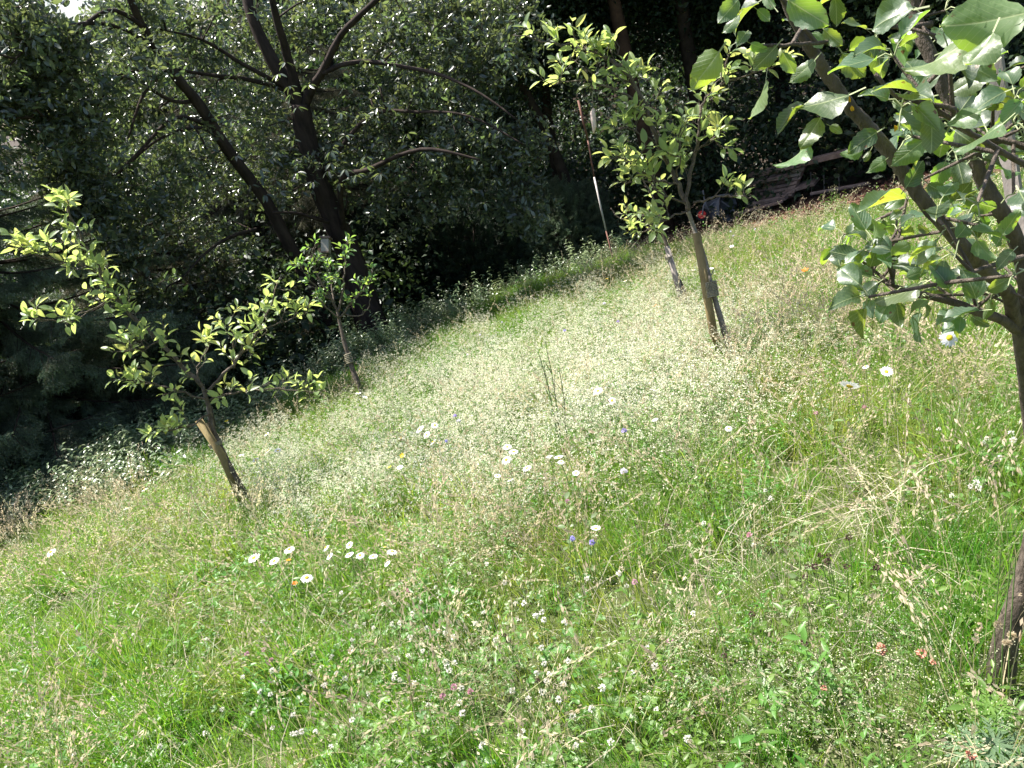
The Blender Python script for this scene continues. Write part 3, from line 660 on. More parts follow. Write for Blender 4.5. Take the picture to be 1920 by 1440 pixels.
# leaf litter on the bare soil
pp = []
lm = MB()
for k in range(5): quad(lm, Vector((RW.gauss(0, .04), RW.gauss(0, .04), .01)), .05, RW, 0, 1.4, (1, RW.gauss(0, 1), .1))
for i in range(2600):
    x = RW.uniform(1.5, 11); y = edgeY(x) + RW.uniform(-.15, 3.5); px, py = proj((x, y, gz(x, y)))
    if 1180 < px < 1850: pp.append(((x, y, gz(x, y) + .01), (RW.gauss(0, .3), RW.gauss(0, .3), RW.random() * 6.28), RW.uniform(.5, 1.4), 0))
scatter('leaf_litter', [lm], [M['litter']], pp, kind="stuff", label='reddish-brown leaf litter on the bare soil by the plank pile', cat='leaf litter')
# ------------------------------------------------------------------ cherry tree (big, dark, at the wood edge)
CD = 14.0
cb = GH(712, 650, .05); cb = g3(cb.x, cb.y); CD = (cb - CAM).length
ch = empty('cherry_tree', cb, 'large dark cherry tree leaning over the meadow edge with glossy drooping foliage', 'tree')
def limb(mb, pxs, rads, sides=8, n=5, rough=.2, start=None):
    pts = [P(a, b, d) for a, b, d in pxs]
    if start is not None: pts = [start] + pts
    c = catmull(pts, n); tube(mb, c, rads, sides, 0, rough=rough); return c
D = CD
mb = MB()
tr = limb(mb, [(690, 590, D), (655, 480, D - .1), (622, 400, D - .2), (592, 330, D - .3), (570, 240, D - .4), (563, 195, D - .45)], [.27, .23, .19, .165, .15, .14, .125], 12, start=cb + Vector((0, 0, -.3)))
part('trunk', mb, [M['bark']], ch)
limbs_c = []
def cl(pxs, rads, nm='bough'):
    m = MB(); c = limb(m, pxs, [q * .72 for q in rads], 7); part(nm, m, [M['bark']], ch); limbs_c.append(c)
cl([(566, 200, D - .4), (548, 140, D - .5), (535, 90, D - .6), (515, 20, D - .8), (500, -60, D - 1)], [.11, .08, .05])
cl([(566, 200, D - .4), (515, 120, D - .3), (478, 45, D - .2), (455, -40, D)], [.14, .12, .09])
cl([(570, 205, D - .4), (585, 165, D - .6), (608, 128, D - .8), (640, 65, D - 1.0), (700, 5, D - 1.3), (760, -50, D - 1.6)], [.1, .065, .04])
cl([(606, 138, D - .8), (640, 122, D - .9), (690, 116, D - 1.1), (760, 126, D - 1.4), (830, 142, D - 1.7), (900, 175, D - 2.0), (970, 225, D - 2.2)], [.05, .035, .015])
cl([(600, 330, D - .3), (690, 220, D - .8), (780, 210, D - 1.2), (880, 218, D - 1.5), (980, 270, D - 1.8)], [.045, .03, .012])
cl([(632, 420, D - .2), (600, 412, D - .4), (555, 400, D - .6), (512, 398, D - .8)], [.05, .035, .02])
cl([(645, 440, D - .2), (640, 340, D - .9), (690, 318, D - 1.2), (790, 280, D - 1.8), (900, 300, D - 2.0)], [.07, .05, .02])
cl([(556, 175, D - .3), (470, 150, D - .3), (390, 140, D - .4), (318, 128, D - .5)], [.05, .04, .02])
cl([(540, 165, D - .3), (455, 120, D - .4), (380, 75, D - .5), (300, 55, D - .8)], [.05, .035, .015])
# second leaning stem on the left
m = MB(); p0 = P(600, 585, D + .1); s2 = limb(m, [(575, 520, D), (548, 470, D - .2), (500, 380, D - .4), (430, 285, D - .7), (372, 195, D - .9), (315, 125, D - 1.1), (262, 40, D - 1.3), (235, -30, D - 1.5)], [.13, .105, .09, .08, .072, .06, .045, .035], 9, start=g3(p0.x, p0.y) + Vector((0, 0, -.2)))
part('stem', m, [M['bark']], ch); limbs_c.append(s2)
for q in ([(360, 190, D - .9), (320, 188, D - 1.1), (250, 150, D - 1.3), (180, 140, D - 1.6)], [(308, 125, D - 1.1), (270, 130, D - 1.2), (215, 155, D - 1.4), (180, 200, D - 1.6)],
          [(312, 128, D - 1.1), (270, 175, D - 1.3), (240, 260, D - 1.5)], [(400, 240, D - .8), (330, 220, D - 1.2), (265, 280, D - 1.5), (215, 330, D - 1.7)],
          [(430, 285, D - .7), (380, 240, D - 1), (300, 260, D - 1.3), (230, 320, D - 1.6)], [(480, 430, D - .4), (430, 445, D - .8), (385, 475, D - 1.1), (340, 525, D - 1.3)],
          [(350, 160, D - .9), (290, 90, D - 1.2), (200, 45, D - 1.6), (90, 60, D - 2.2), (20, 120, D - 2.6)], [(270, 50, D - 1.3), (200, 20, D - 1.6), (110, 100, D - 2.1), (60, 220, D - 2.4)]):
    cl(q, [.04, .03, .012])
SP = [spray(s, 14, .34, .122, .36) for s in range(5)]
# foliage masses: (px,py, radius px, distance, depth spread, count)
CB = [(60, 60, 90, 11.2, .8, 230), (60, 180, 85, 11.2, .7, 260), (110, 280, 80, 11.4, .7, 220), (150, 370, 70, 11.6, .6, 170), (200, 440, 60, 12, .6, 110), (230, 540, 55, 12.2, .5, 80),
      (200, 120, 90, 12, .8, 170), (260, 40, 110, 12.2, .8, 200), (250, 230, 90, 12.2, .8, 190), (290, 340, 90, 12.4, .8, 190), (330, 450, 70, 12.6, .6, 110), (380, 60, 100, 12.6, .8, 160),
      (400, 190, 90, 13.2, .8, 120), (400, 330, 90, 13, .8, 120), (420, 480, 60, 13, .6, 60), (500, 60, 90, 13.2, .8, 130), (560, 20, 90, 12.8, .8, 120), (660, 20, 90, 12.6, .8, 150),
      (780, 30, 90, 12.2, .8, 190), (880, 50, 80, 12, .8, 170), (950, 20, 70, 12.2, .8, 110), (700, 100, 70, 12.8, .7, 80), (790, 120, 70, 12.2, .7, 90), (880, 130, 60, 12, .7, 70),
      (540, 270, 60, 12.4, .5, 60), (620, 270, 60, 12.2, .5, 75), (690, 230, 60, 12.4, .6, 60), (700, 290, 55, 12, .5, 60), (780, 250, 70, 12, .6, 110), (860, 250, 70, 11.9, .6, 110),
      (940, 250, 60, 11.8, .5, 110), (1000, 255, 28, 11.6, .3, 30), (880, 330, 70, 12, .5, 90), (960, 370, 50, 11.8, .4, 70), (800, 340, 60, 12.4, .5, 60), (720, 370, 50, 12.6, .5, 40), (990, 410, 22, 11.8, .3, 16),
      (540, 330, 60, 12.6, .5, 50), (480, 260, 70, 13, .6, 70), (60, 0, 120, 11.4, .8, 160), (-80, 150, 110, 11, .8, 200), (-60, 300, 60, 11, .6, 60)]
pp = []; RC = random.Random(3)
for (a, b, r, d, s, n) in CB:
    d -= .9 if a < 330 else (.6 if a > 700 else .35)
    if 430 < a < 700: n = int(n * .9)
    subs = [(RC.gauss(0, .5) * r, RC.gauss(0, .5) * r, RC.gauss(0, s * .5)) for _ in range(9)]
    for i in range(int(n * .95)):
        q = subs[RC.randrange(9)]; x = a + q[0] + RC.gauss(0, .26) * r; y_ = b + q[1] + RC.gauss(0, .2) * r
        if y_ > 470 and x > 420: continue
        if (x - 190) ** 2 / 44 ** 2 + (y_ - 105) ** 2 / 40 ** 2 < 1 or (x - 125) ** 2 / 52 ** 2 + (y_ - 4) ** 2 / 30 ** 2 < 1: continue
        p = P(x, y_, d + q[2] + RC.gauss(0, s * .3))
        z = Vector((RC.gauss(0, .7), RC.gauss(0, .7), -.55 + RC.gauss(0, .35)))
        pp.append((p, eul(z, RC.random() * 6.28), RC.uniform(.7, 1.15), RC.randrange(5)))
print('cherry sprays', len(pp))
scatter('foliage', SP, [M['cherry'], M['bark']], pp, ch, kind='stuff')
# branchlets growing from the boughs to every foliage mass
m = MB(); nodes = [(p, .02) for c in limbs_c for p in c]; targets = [Vector(pp[i][0]) for i in range(0, len(pp), 9)]; RC.shuffle(targets); NA = np.array([tuple(n[0]) for n in nodes])
dist0 = [float(np.min(np.linalg.norm(NA - np.array(tuple(t)), axis=1))) for t in targets]
for _, t in sorted(zip(dist0, targets), key=lambda q: q[0]):
    dd = np.linalg.norm(NA - np.array(tuple(t)), axis=1); k = int(np.argmin(dd)); q = nodes[k][0]
    if dd[k] > 1.5: continue
    r_ = max(.004, nodes[k][1] * .72); md = q.lerp(t, .5) + Vector((RC.gauss(0, .07), RC.gauss(0, .07), .06 * dd[k])); c = catmull([q, md, t], 3); tube(m, c, [r_, r_ * .6], 4, 0, cap=False)
    new = [(c[3], r_ * .8), (c[-1], r_ * .6)]; nodes += new; NA = np.vstack([NA, [tuple(n[0]) for n in new]])
part('twig', m, [M['bark']], ch, kind='stuff')
def unitleaf(seed, width, st=5, serr=0.0, curl=.15, fold=.35, ac=1, wave=0.0, pet=.25):
    m = MB(); leaf(m, (0, 0, 0), (0, 1, 0), (0, 0, 1), width, curl, fold, st, serr, 0, pet, 1, wave, ac, random.Random(seed)); return m
def placeleaf(me, base, tip, nrm, root, name='leaf'):
    base, tip = Vector(base), Vector(tip); d = tip - base; L = d.length; d.normalize(); n = Vector(nrm); n = n - d * n.dot(d)
    n = n.normalized() if n.length > 1e-4 else frame(d)[0]; s = d.cross(n); b = base - root.location
    o = bpy.data.objects.new(name, me); COL.objects.link(o); o.parent = root
    o.matrix_local = Matrix(((s.x * L, d.x * L, n.x * L, b.x), (s.y * L, d.y * L, n.y * L, b.y), (s.z * L, d.z * L, n.z * L, b.z), (0, 0, 0, 1))); return o
LC = [unitleaf(s, .36, 5, 0, RC.uniform(.05, .25), .35, pet=.12).mesh('cherry_leaf', [M['cherry'], M['bark']]) for s in range(4)]
for i in range(60):
    a, b = RC.choice([(520, 300), (610, 250), (560, 330), (640, 290), (700, 300), (500, 330), (540, 160), (660, 230), (960, 260), (880, 330), (930, 300), (780, 270)]); c = P(a + RC.gauss(0, 26), b + RC.gauss(0, 22), 10.6 + RC.gauss(0, .2))
    a0 = RC.random() * 6.28
    for k in range(5):
        q = a0 + k * 1.256 + RC.gauss(0, .2); dr = Vector((math.cos(q), math.sin(q) * .6, -.55 + RC.gauss(0, .25))).normalized()
        placeleaf(LC[RC.randrange(4)], c + dr * .02, c + dr * RC.uniform(.1, .15), (RC.gauss(0, .4), RC.gauss(0, .4), 1), ch)

# ------------------------------------------------------------------ young apple trees
def apple(name, root_loc, label, group, trunk, limbs, nleaf, leafL, seed, meshes, mats, twigL=(.07, .2), per=(4, 7), cap=300, bark='barkapple', up=.45, extra=None, jit=1.0):
    rr = random.Random(seed); t = empty(name, root_loc, label, 'apple tree', group)
    mb = MB(); pts = catmull(trunk[0], 5); tube(mb, pts, trunk[1], 10, 0, rough=.15); part('trunk', mb, [M[bark]], t)
    paths = []
    for lp, lr in limbs:
        mb = MB(); c = catmull(lp, 5)
        c = [p + Vector((rr.gauss(0, 1), rr.gauss(0, 1), rr.gauss(0, 1))) * .006 * jit if 0 < i < len(c) - 1 else p for i, p in enumerate(c)]
        tube(mb, c, lr, 7, 0, rough=.15); part('branch', mb, [M['barkapple']], t)
        paths.append((c, sum((c[i + 1] - c[i]).length for i in range(len(c) - 1))))
    tot = sum(p[1] for p in paths); tw = MB(); rest = MB(); cnt = 0; guard = 0
    while cnt < nleaf and guard < 4000:
        guard += 1; u = rr.random() * tot
        for c, l in paths:
            if u < l: break
            u -= l
        f = .12 + .88 * (rr.random() ** .8); i = min(len(c) - 2, int(f * (len(c) - 1))); b = c[i].lerp(c[i + 1], rr.random()); tg = (c[i + 1] - c[i]).normalized()
        d = (tg * .5 + Vector((rr.gauss(0, .6), rr.gauss(0, .6), up + rr.gauss(0, .4)))).normalized(); L = rr.uniform(*twigL) * (1.2 - .5 * f)
        e = b + d * L; tube(tw, [b, b.lerp(e, .5) + Vector((0, 0, -.01)), e], [.0035 * (leafL / .08), .0015 * (leafL / .08)], 4, 0, cap=False)
        n = rr.randint(*per); a0 = rr.random() * 6.28; x, y_ = frame(d)
        for k in range(n):
            q = a0 + k * 2.4; o = b.lerp(e, .35 + .65 * (k + 1) / n); dr = (x * math.cos(q) + y_ * math.sin(q)) * .85 + d * rr.uniform(.2, .9) + Vector((0, 0, up * .4)); dr.normalize(); l = leafL * rr.uniform(.6, 1.15)
            st = o + dr * l * .25; nr = Vector((rr.gauss(0, .5), rr.gauss(0, .5), 1)) - dr * .2
            if cnt < cap: placeleaf(meshes[rr.randrange(len(meshes))], st, st + dr * l, nr, t)
            else: leaf(rest, st, st + dr * l, nr, l * .5, .15, .4, 5, mi=0, pet=.25, petmi=1, rr=rr)
            cnt += 1
    part('twig', tw, [M['barkapple']], t, kind='stuff')
    if rest.v: part('foliage', rest, mats, t, kind='stuff')
    return t
LA = [unitleaf(s, R.uniform(.44, .56), 5, 0, R.uniform(.02, .35), R.uniform(.4, .8)).mesh('apple_leaf', [M['apple'], M['petiole']]) for s in range(6)]
LS = [unitleaf(s + 50, R.uniform(.44, .56), 5, 0, R.uniform(.02, .35), R.uniform(.4, .8)).mesh('apple_leaf', [M['appleS'], M['petiole']]) for s in range(4)]
def L3(lst, d0=0): return [P(a, b, c + d0) for a, b, c in lst]
def basepoint(px, py, h=.22):       # where a stem whose visible foot is at (px,py) enters the soil
    p = GH(px, py, h); return p, g3(p.x, p.y)
# left young tree
f1, g1 = basepoint(458, 920); d1 = (f1 - CAM).length; g1 = g1 + Vector((.05, 0, -.05))
apple('apple_tree', g1, 'leaning young apple tree tied to the left stake, its long bough reaching left', 'young apple trees in the meadow',
      ([g1, f1] + L3([(425, 860, d1 - .02), (402, 810, d1 - .03), (392, 765, d1 - .04), (380, 725, d1 - .05)]), [.018, .017, .016, .015, .014, .013]),
      [(L3([(380, 725, d1 - .05), (330, 672, d1), (282, 622, d1 + .05), (222, 565, d1 + .08), (190, 515, d1 + .1), (150, 440, d1 + .15), (118, 375, d1 + .2)]), [.015, .012, .006]),
       (L3([(190, 515, d1 + .1), (150, 500, d1), (80, 480, d1 - .1), (10, 455, d1 - .15)]), [.007, .004]),
       (L3([(215, 560, d1 + .08), (160, 585, d1), (110, 605, d1 - .1), (60, 590, d1 - .2)]), [.006, .003]),
       (L3([(385, 735, d1 - .05), (430, 690, d1 - .1), (470, 640, d1 - .15), (500, 590, d1 - .2), (525, 520, d1 - .25)]), [.011, .009, .004]),
       (L3([(440, 690, d1 - .1), (438, 640, d1 - .05), (425, 600, d1)]), [.006, .003]),
       (L3([(490, 620, d1 - .2), (530, 605, d1 - .2), (565, 590, d1 - .2)]), [.005, .003]),
       (L3([(395, 750, d1 - .05), (450, 735, d1 - .2), (520, 730, d1 - .3), (592, 735, d1 - .35)]), [.009, .006, .003]),
       (L3([(390, 750, d1 - .05), (340, 735, d1 - .1), (290, 720, d1 - .15), (238, 712, d1 - .2)]), [.008, .006, .003]),
       (L3([(395, 775, d1 - .04), (350, 800, d1 - .2), (295, 812, d1 - .3)]), [.007, .003]),
       (L3([(375, 720, d1), (370, 690, d1 + .1), (395, 640, d1 + .15)]), [.007, .003]),
       (L3([(300, 640, d1), (260, 655, d1 - .1), (230, 650, d1 - .2)]), [.005, .003])], 820, .078, 41, LA, [M['apple'], M['petiole']])
# middle young tree
f2, g2 = basepoint(1366, 650); d2 = (f2 - CAM).length
apple('apple_tree', g2, 'tallest young apple tree in mid meadow, tied to the thick olive stake', 'young apple trees in the meadow',
      ([g2, f2] + L3([(1352, 600, d2 - .03), (1336, 545, d2 - .04), (1320, 480, d2 + .03), (1300, 425, d2 + .05), (1290, 395, d2)]), [.024, .022, .019, .016, .014, .014, .013]),
      [(L3([(1290, 395, d2), (1268, 335, d2), (1235, 270, d2 - .05), (1208, 195, d2 - .1), (1172, 135, d2 - .1), (1130, 108, d2 - .1), (1085, 88, d2 - .1), (1030, 80, d2 - .1), (962, 66, d2 - .1)]), [.017, .013, .009, .003]),
       (L3([(1290, 395, d2), (1292, 335, d2), (1305, 285, d2 + .05), (1312, 235, d2 + .05), (1320, 190, d2 + .1), (1365, 152, d2 + .1), (1442, 130, d2 + .1)]), [.013, .01, .004]),
       (L3([(1335, 175, d2 + .1), (1350, 140, d2 + .1), (1365, 108, d2 + .1)]), [.005, .003]),
       (L3([(1272, 345, d2), (1225, 335, d2 - .1), (1180, 305, d2 - .15), (1150, 290, d2 - .15)]), [.008, .003]),
       (L3([(1285, 380, d2), (1240, 362, d2 - .15), (1200, 335, d2 - .2), (1165, 350, d2 - .2)]), [.007, .003]),
       (L3([(1300, 380, d2), (1335, 372, d2 - .1), (1370, 368, d2 - .15), (1408, 370, d2 - .2)]), [.008, .004]),
       (L3([(1290, 395, d2), (1250, 410, d2 - .15), (1212, 430, d2 - .2)]), [.007, .003]),
       (L3([(1208, 195, d2 - .1), (1150, 168, d2 - .15), (1090, 150, d2 - .2), (1035, 160, d2 - .2)]), [.007, .003]),
       (L3([(1180, 145, d2 - .1), (1165, 110, d2 - .1), (1155, 68, d2 - .1)]), [.006, .003]),
       (L3([(1235, 270, d2 - .05), (1190, 245, d2 - .15), (1160, 240, d2 - .15)]), [.005, .003]),
       (L3([(1305, 285, d2 + .05), (1335, 260, d2), (1355, 275, d2)]), [.005, .003]),
       (L3([(1268, 335, d2), (1275, 290, d2 - .1), (1270, 250, d2 - .1)]), [.006, .003]),
       (L3([(1085, 88, d2 - .1), (1070, 115, d2), (1060, 130, d2)]), [.004, .003])], 620, .088, 43, LA, [M['apple'], M['petiole']], bark='barkgrey')
# small tree in front of the cherry
f3, g3_ = basepoint(677, 733); d3 = (f3 - CAM).length
apple('apple_tree', g3_, 'small young apple tree in front of the cherry trunk, lower stem wrapped', 'young apple trees in the meadow',
      ([g3_, f3] + L3([(660, 690, d3), (648, 650, d3), (638, 610, d3), (632, 580, d3)]), [.034, .03, .026, .022, .017, .015]),
      [(L3([(632, 580, d3), (610, 540, d3), (590, 500, d3), (588, 465, d3)]), [.014, .008, .004]), (L3([(634, 585, d3), (645, 540, d3), (648, 495, d3), (645, 458, d3)]), [.014, .008, .004]),
       (L3([(636, 595, d3), (665, 560, d3 - .1), (690, 530, d3 - .1), (700, 500, d3 - .1)]), [.012, .008, .004]), (L3([(620, 560, d3), (585, 530, d3 - .1), (562, 498, d3 - .1)]), [.01, .004]),
       (L3([(625, 570, d3), (622, 530, d3 + .1), (618, 495, d3 + .1)]), [.01, .004]), (L3([(636, 600, d3), (610, 575, d3 - .1), (588, 555, d3 - .2)]), [.009, .004]), (L3([(640, 590, d3), (680, 590, d3 - .1), (695, 560, d3 - .1)]), [.008, .004])],
      300, .07, 47, LS, [M['appleS'], M['petiole']], twigL=(.06, .16))
# tree behind the middle crown with its own grey stake
f4, g4 = basepoint(1276, 556); d4 = (f4 - CAM).length
apple('apple_tree', g4 + Vector((.06, 0, 0)), 'young apple tree on the thin grey stake, its crown behind the tallest one', 'young apple trees in the meadow',
      ([g4 + Vector((.06, 0, 0)), f4 + Vector((.05, 0, 0))] + L3([(1262, 500, d4 + .05), (1247, 450, d4 + .05), (1240, 420, d4)]), [.02, .016]),
      [(L3([(1240, 420, d4), (1205, 405, d4), (1165, 410, d4), (1145, 390, d4)]), [.01, .004]), (L3([(1240, 420, d4), (1225, 370, d4), (1200, 330, d4), (1180, 300, d4)]), [.01, .004]), (L3([(1238, 420, d4), (1215, 430, d4 - .1), (1190, 440, d4 - .1)]), [.008, .004])],
      110, .085, 53, LA, [M['apple'], M['petiole']])

# ------------------------------------------------------------------ foreground apple tree
RF = random.Random(19)
LB = [unitleaf(s, RF.uniform(.6, .74), 12, .055, RF.uniform(.0, .45), RF.uniform(.15, .85), ac=2, wave=.12, pet=.28).mesh('big_apple_leaf', [M['appleB'], M['petiole']]) for s in range(8)]
bf = GH(1868, 1262, .05); bf = g3(bf.x, bf.y)
fg = empty('apple_tree', bf, 'big-leaved apple tree close by on the right, cut off by the frame', 'apple tree')
mb = MB()
tk = catmull([bf + Vector((0, 0, -.1)), P(1888, 1195, 2.3), P(1925, 1075, 2.18), P(1950, 950, 2.05), P(1943, 850, 1.95), P(1930, 755, 1.85), P(1921, 690, 1.75), P(1911, 610, 1.65)], 6)
tube(mb, tk, [.042, .027, .023, .021, .019, .0155, .013, .013], 14, 0, rough=.12); part('trunk', mb, [M['barkapple']], fg)
FL = []
def fl(pxs, rads, n=6, nm='branch'):
    m = MB(); c = catmull(L3(pxs), n); c = [p + Vector((RF.gauss(0, 1), RF.gauss(0, 1), RF.gauss(0, 1))) * .0005 for p in c]; tube(m, c, [q * .68 for q in rads], 10, 0, rough=.15); part(nm, m, [M['barkapple']], fg); FL.append(c)
fl([(1903, 612, 1.65), (1892, 555, 1.55), (1862, 520, 1.45), (1830, 488, 1.36), (1785, 440, 1.3), (1740, 388, 1.26), (1708, 345, 1.24), (1680, 302, 1.22), (1640, 252, 1.2), (1598, 205, 1.18), (1562, 155, 1.17), (1530, 108, 1.16), (1500, 55, 1.15), (1468, -15, 1.14), (1430, -120, 1.12)], [.017, .0155, .0145, .014, .0125, .011, .01])
fl([(1903, 612, 1.65), (1925, 540, 1.6), (1905, 450, 1.55), (1868, 380, 1.5), (1838, 330, 1.48), (1815, 260, 1.46), (1780, 190, 1.45), (1748, 115, 1.44), (1722, 50, 1.44), (1700, -60, 1.44)], [.02, .018, .017, .016, .015, .013])
fl([(1906, 618, 1.65), (1875, 597, 1.58), (1835, 585, 1.5), (1790, 568, 1.46), (1745, 556, 1.42), (1700, 545, 1.4), (1665, 532, 1.38), (1632, 515, 1.37)], [.014, .012, .0095, .008, .005, .003])
fl([(1672, 535, 1.38), (1674, 500, 1.39), (1680, 460, 1.4), (1690, 415, 1.41), (1702, 370, 1.42)], [.007, .005, .003])
fl([(1632, 515, 1.37), (1632, 490, 1.36), (1628, 470, 1.35)], [.003, .0015], nm='shoot')
fl([(1790, 205, 1.0), (1720, 190, .98), (1680, 178, .97), (1640, 138, .96)], [.0045, .0035, .003], nm='shoot')
fl([(1960, 330, 1.1), (1870, 280, 1.06), (1800, 235, 1.02), (1720, 180, .98)], [.006, .0045, .0035], nm='shoot')
fl([(1745, 45, 1.44), (1700, 52, 1.4), (1650, 45, 1.36)], [.008, .006, .003])
fl([(1985, 300, 1.3), (1900, 268, 1.28), (1860, 262, 1.27)], [.007, .005])
fl([(1930, 480, 1.3), (1850, 500, 1.2), (1780, 530, 1.1)], [.006, .003], nm='shoot')
fl([(1580, 78, 1.17), (1500, 82, 1.1), (1420, 88, 1.08)], [.004, .003], nm='shoot')
def fleaf(x0, y0, x1, y1, d, tilt=0.0, face=0, k=None, dd=.02):
    """leaf with base and tip seen at those pixels; face>0 shows its upper side, <0 its underside; tilt turns it edge-on"""
    b = P(x0, y0, d); t = P(x1, y1, d + dd); v = (t - b).normalized(); toc = (CAM - b).normalized(); n = (toc - v * toc.dot(v)).normalized() * (1 if face > 0 else -1)
    n = Matrix.Rotation(tilt, 3, v) @ n
    placeleaf(LB[RF.randrange(8) if k is None else k], b, t, n, fg)
HAND = [(1930, 22, 1740, 72, .62, .3, -1), (1812, 75, 1702, 168, .62, .9, -1), (1862, 60, 1815, 150, .6, .5, -1), (1348, 98, 1297, 168, 1.05, .1, -1), (1384, 0, 1345, 44, 1.05, .1, 1), (1386, 28, 1356, 66, 1.05, .7, -1),
        (1436, 150, 1414, 230, 1.05, 1.25, -1), (1456, 86, 1412, 134, 1.08, .2, -1), (1468, 98, 1490, 142, 1.09, .3, 1), (1528, 112, 1482, 158, 1.1, .5, -1), (1478, 0, 1556, 52, 1.05, .2, 1), (1712, 18, 1612, 46, 1.2, .5, 1),
        (1566, -4, 1572, 48, 1.18, .5, -1), (1520, 62, 1546, 92, 1.15, .2, -1), (1545, 55, 1580, 88, 1.14, .3, 1), (1592, 94, 1668, 70, 1.16, 1.1, -1), (1700, 104, 1694, 60, 1.4, .2, -1), (1732, 178, 1706, 82, 1.1, .45, 1),
        (1580, 100, 1622, 152, 1.15, .4, 1), (1592, 178, 1482, 214, 1.06, 1.0, -1), (1508, 196, 1450, 248, 1.05, .9, 1), (1538, 222, 1500, 282, 1.08, .4, -1), (1516, 268, 1466, 332, 1.08, 1.15, -1), (1556, 236, 1580, 250, 1.1, .2, -1),
        (1644, 248, 1588, 286, 1.12, .3, 1), (1618, 280, 1570, 296, 1.13, .5, -1), (1632, 282, 1618, 306, 1.14, .1, -1), (1660, 300, 1634, 320, 1.14, .2, -1), (1734, 262, 1672, 312, 1.1, .2, -1), (1840, 208, 1772, 238, 1.0, .6, -1),
        (1772, 236, 1656, 214, .98, 1.35, -1), (1856, 126, 1778, 186, 1.1, .6, -1), (1884, 172, 1812, 208, 1.15, .7, 1), (1880, 232, 1790, 292, .9, 1.3, -1), (1786, 242, 1846, 288, 1.2, .2, 1), (1740, 345, 1782, 372, 1.18, .3, 1),
        (1700, 350, 1732, 300, 1.2, .5, 1), (1700, 372, 1602, 384, 1.3, 1.25, 1), (1694, 366, 1658, 398, 1.33, .3, -1), (1672, 470, 1612, 448, 1.3, .4, 1), (1632, 500, 1650, 452, 1.32, .5, 1), (1634, 518, 1568, 500, 1.3, .5, 1),
        (1646, 530, 1612, 556, 1.34, .3, 1), (1724, 536, 1640, 572, 1.3, 1.0, -1), (1742, 560, 1700, 590, 1.34, 1.2, 1), (1836, 582, 1756, 597, 1.36, 1.1, 1), (1826, 596, 1856, 613, 1.4, .5, 1), (1800, 440, 1822, 415, 1.25, .1, 1),
        (1794, 446, 1824, 412, 1.2, .1, 1), (1812, 372, 1872, 398, 1.2, .7, 1), (1880, 440, 1912, 392, 1.1, .5, -1), (1784, 380, 1760, 340, 1.2, .3, 1), (1790, 375, 1820, 345, 1.2, .3, 1), (1722, 420, 1742, 440, 1.25, .6, 1),
        (1672, 478, 1712, 452, 1.28, .3, -1), (1700, 520, 1742, 505, 1.25, .2, -1), (1760, 530, 1778, 480, 1.1, .3, 1), (1780, 540, 1750, 490, 1.1, .4, 1), (1830, 560, 1810, 500, 1.1, .3, 1), (1850, 545, 1900, 520, 1.1, .3, 1),
        (1400, 60, 1385, 78, 1.06, .3, 1), (1408, 82, 1440, 96, 1.07, .6, 1), (1452, 14, 1428, -20, 1.06, .3, -1), (1420, 18, 1446, 40, 1.08, .3, -1), (1900, 470, 1868, 505, 1.05, .3, 1), (1690, 395, 1665, 412, 1.35, .2, 1),
        (1640, 415, 1600, 430, 1.35, .5, -1), (1650, 432, 1622, 420, 1.35, .3, 1), (1870, 5, 1785, 28, .9, .6, -1), (1915, 190, 1870, 232, 1.0, .4, 1)]
petm = MB()
for h in HAND:
    fleaf(*h, dd=RF.gauss(0, .012))
cnt = 0
def shoot(c, n, d, l0):
    global cnt
    x, y_ = frame(d); a0 = RF.random() * 6.28
    for k in range(n):
        q = a0 + k * 2.4; dr = ((x * math.cos(q) + y_ * math.sin(q)) * .9 + d * .45 + Vector((0, 0, .05))).normalized(); l = l0 * RF.uniform(.6, 1.15); pl = l * RF.uniform(.3, .55)
        b = c + dr * pl; tube(petm, [c, c.lerp(b, .5) + Vector((0, 0, .004)), b], [.0011, .0008], 4, 0, cap=False)
        dr2 = (dr + Vector((0, 0, -.35 + RF.gauss(0, .2)))).normalized()
        cx, cy = proj(b + dr2 * l * .5); bad = False
        for li, rad_ in ((0, 46), (1, 30), (2, 30)):
            for q_ in FL[li][::2]:
                u_ = proj(q_)
                if math.hypot(u_[0] - cx, u_[1] - cy) < rad_ and (b - CAM).length < (q_ - CAM).length + .03: bad = True
        if bad and RF.random() < .88: continue
        placeleaf(LB[RF.randrange(8)], b, b + dr2 * l, Vector((RF.gauss(0, .45), RF.gauss(0, .45), 1)), fg); cnt += 1
tries = 0
while cnt < 215 and tries < 900:
    tries += 1; c = FL[RF.choice([0, 0, 0, 1, 1, 1, 1, 2, 2, 3, 5, 6, 7, 8, 8, 9, 10])]; i = RF.randrange(2, len(c)); p = c[i]; px, py = proj(p)
    if px > 2080 or py < -160 or px < 1400: continue
    d = Vector((RF.gauss(0, 1), RF.gauss(0, 1), RF.gauss(.2, .7))).normalized(); e = p + d * RF.uniform(.02, .12); ex, ey = proj(e)
    if ex < 1560 - (40 if ey < 180 else 0) and ey > 60: continue
    if ex < 1640 and 100 < ey < 380: continue
    if 1760 > ex and 395 < ey < 470 and ex > 1700: continue
    tube(petm, [p, p.lerp(e, .5), e], [.003, .002], 5, 1, cap=False); shoot(e, RF.randint(3, 5), d, .047)
part('petiole', petm, [M['petiole'], M['barkapple']], fg, kind='stuff')
for (a, b, d) in [(1591, 185, 1.14), (1597, 203, 1.17), (1677, 240, 1.1)]:
    placeleaf(unitleaf(3, .8, 5, 0, .4, .9, pet=.1).mesh('withered_leaf', [M['birch'], M['petiole']]), P(a, b - 5, d), P(a + 3, b + 9, d), (RF.gauss(0, 1), -1, .3), fg)['label'] = 'withered orange leaf'

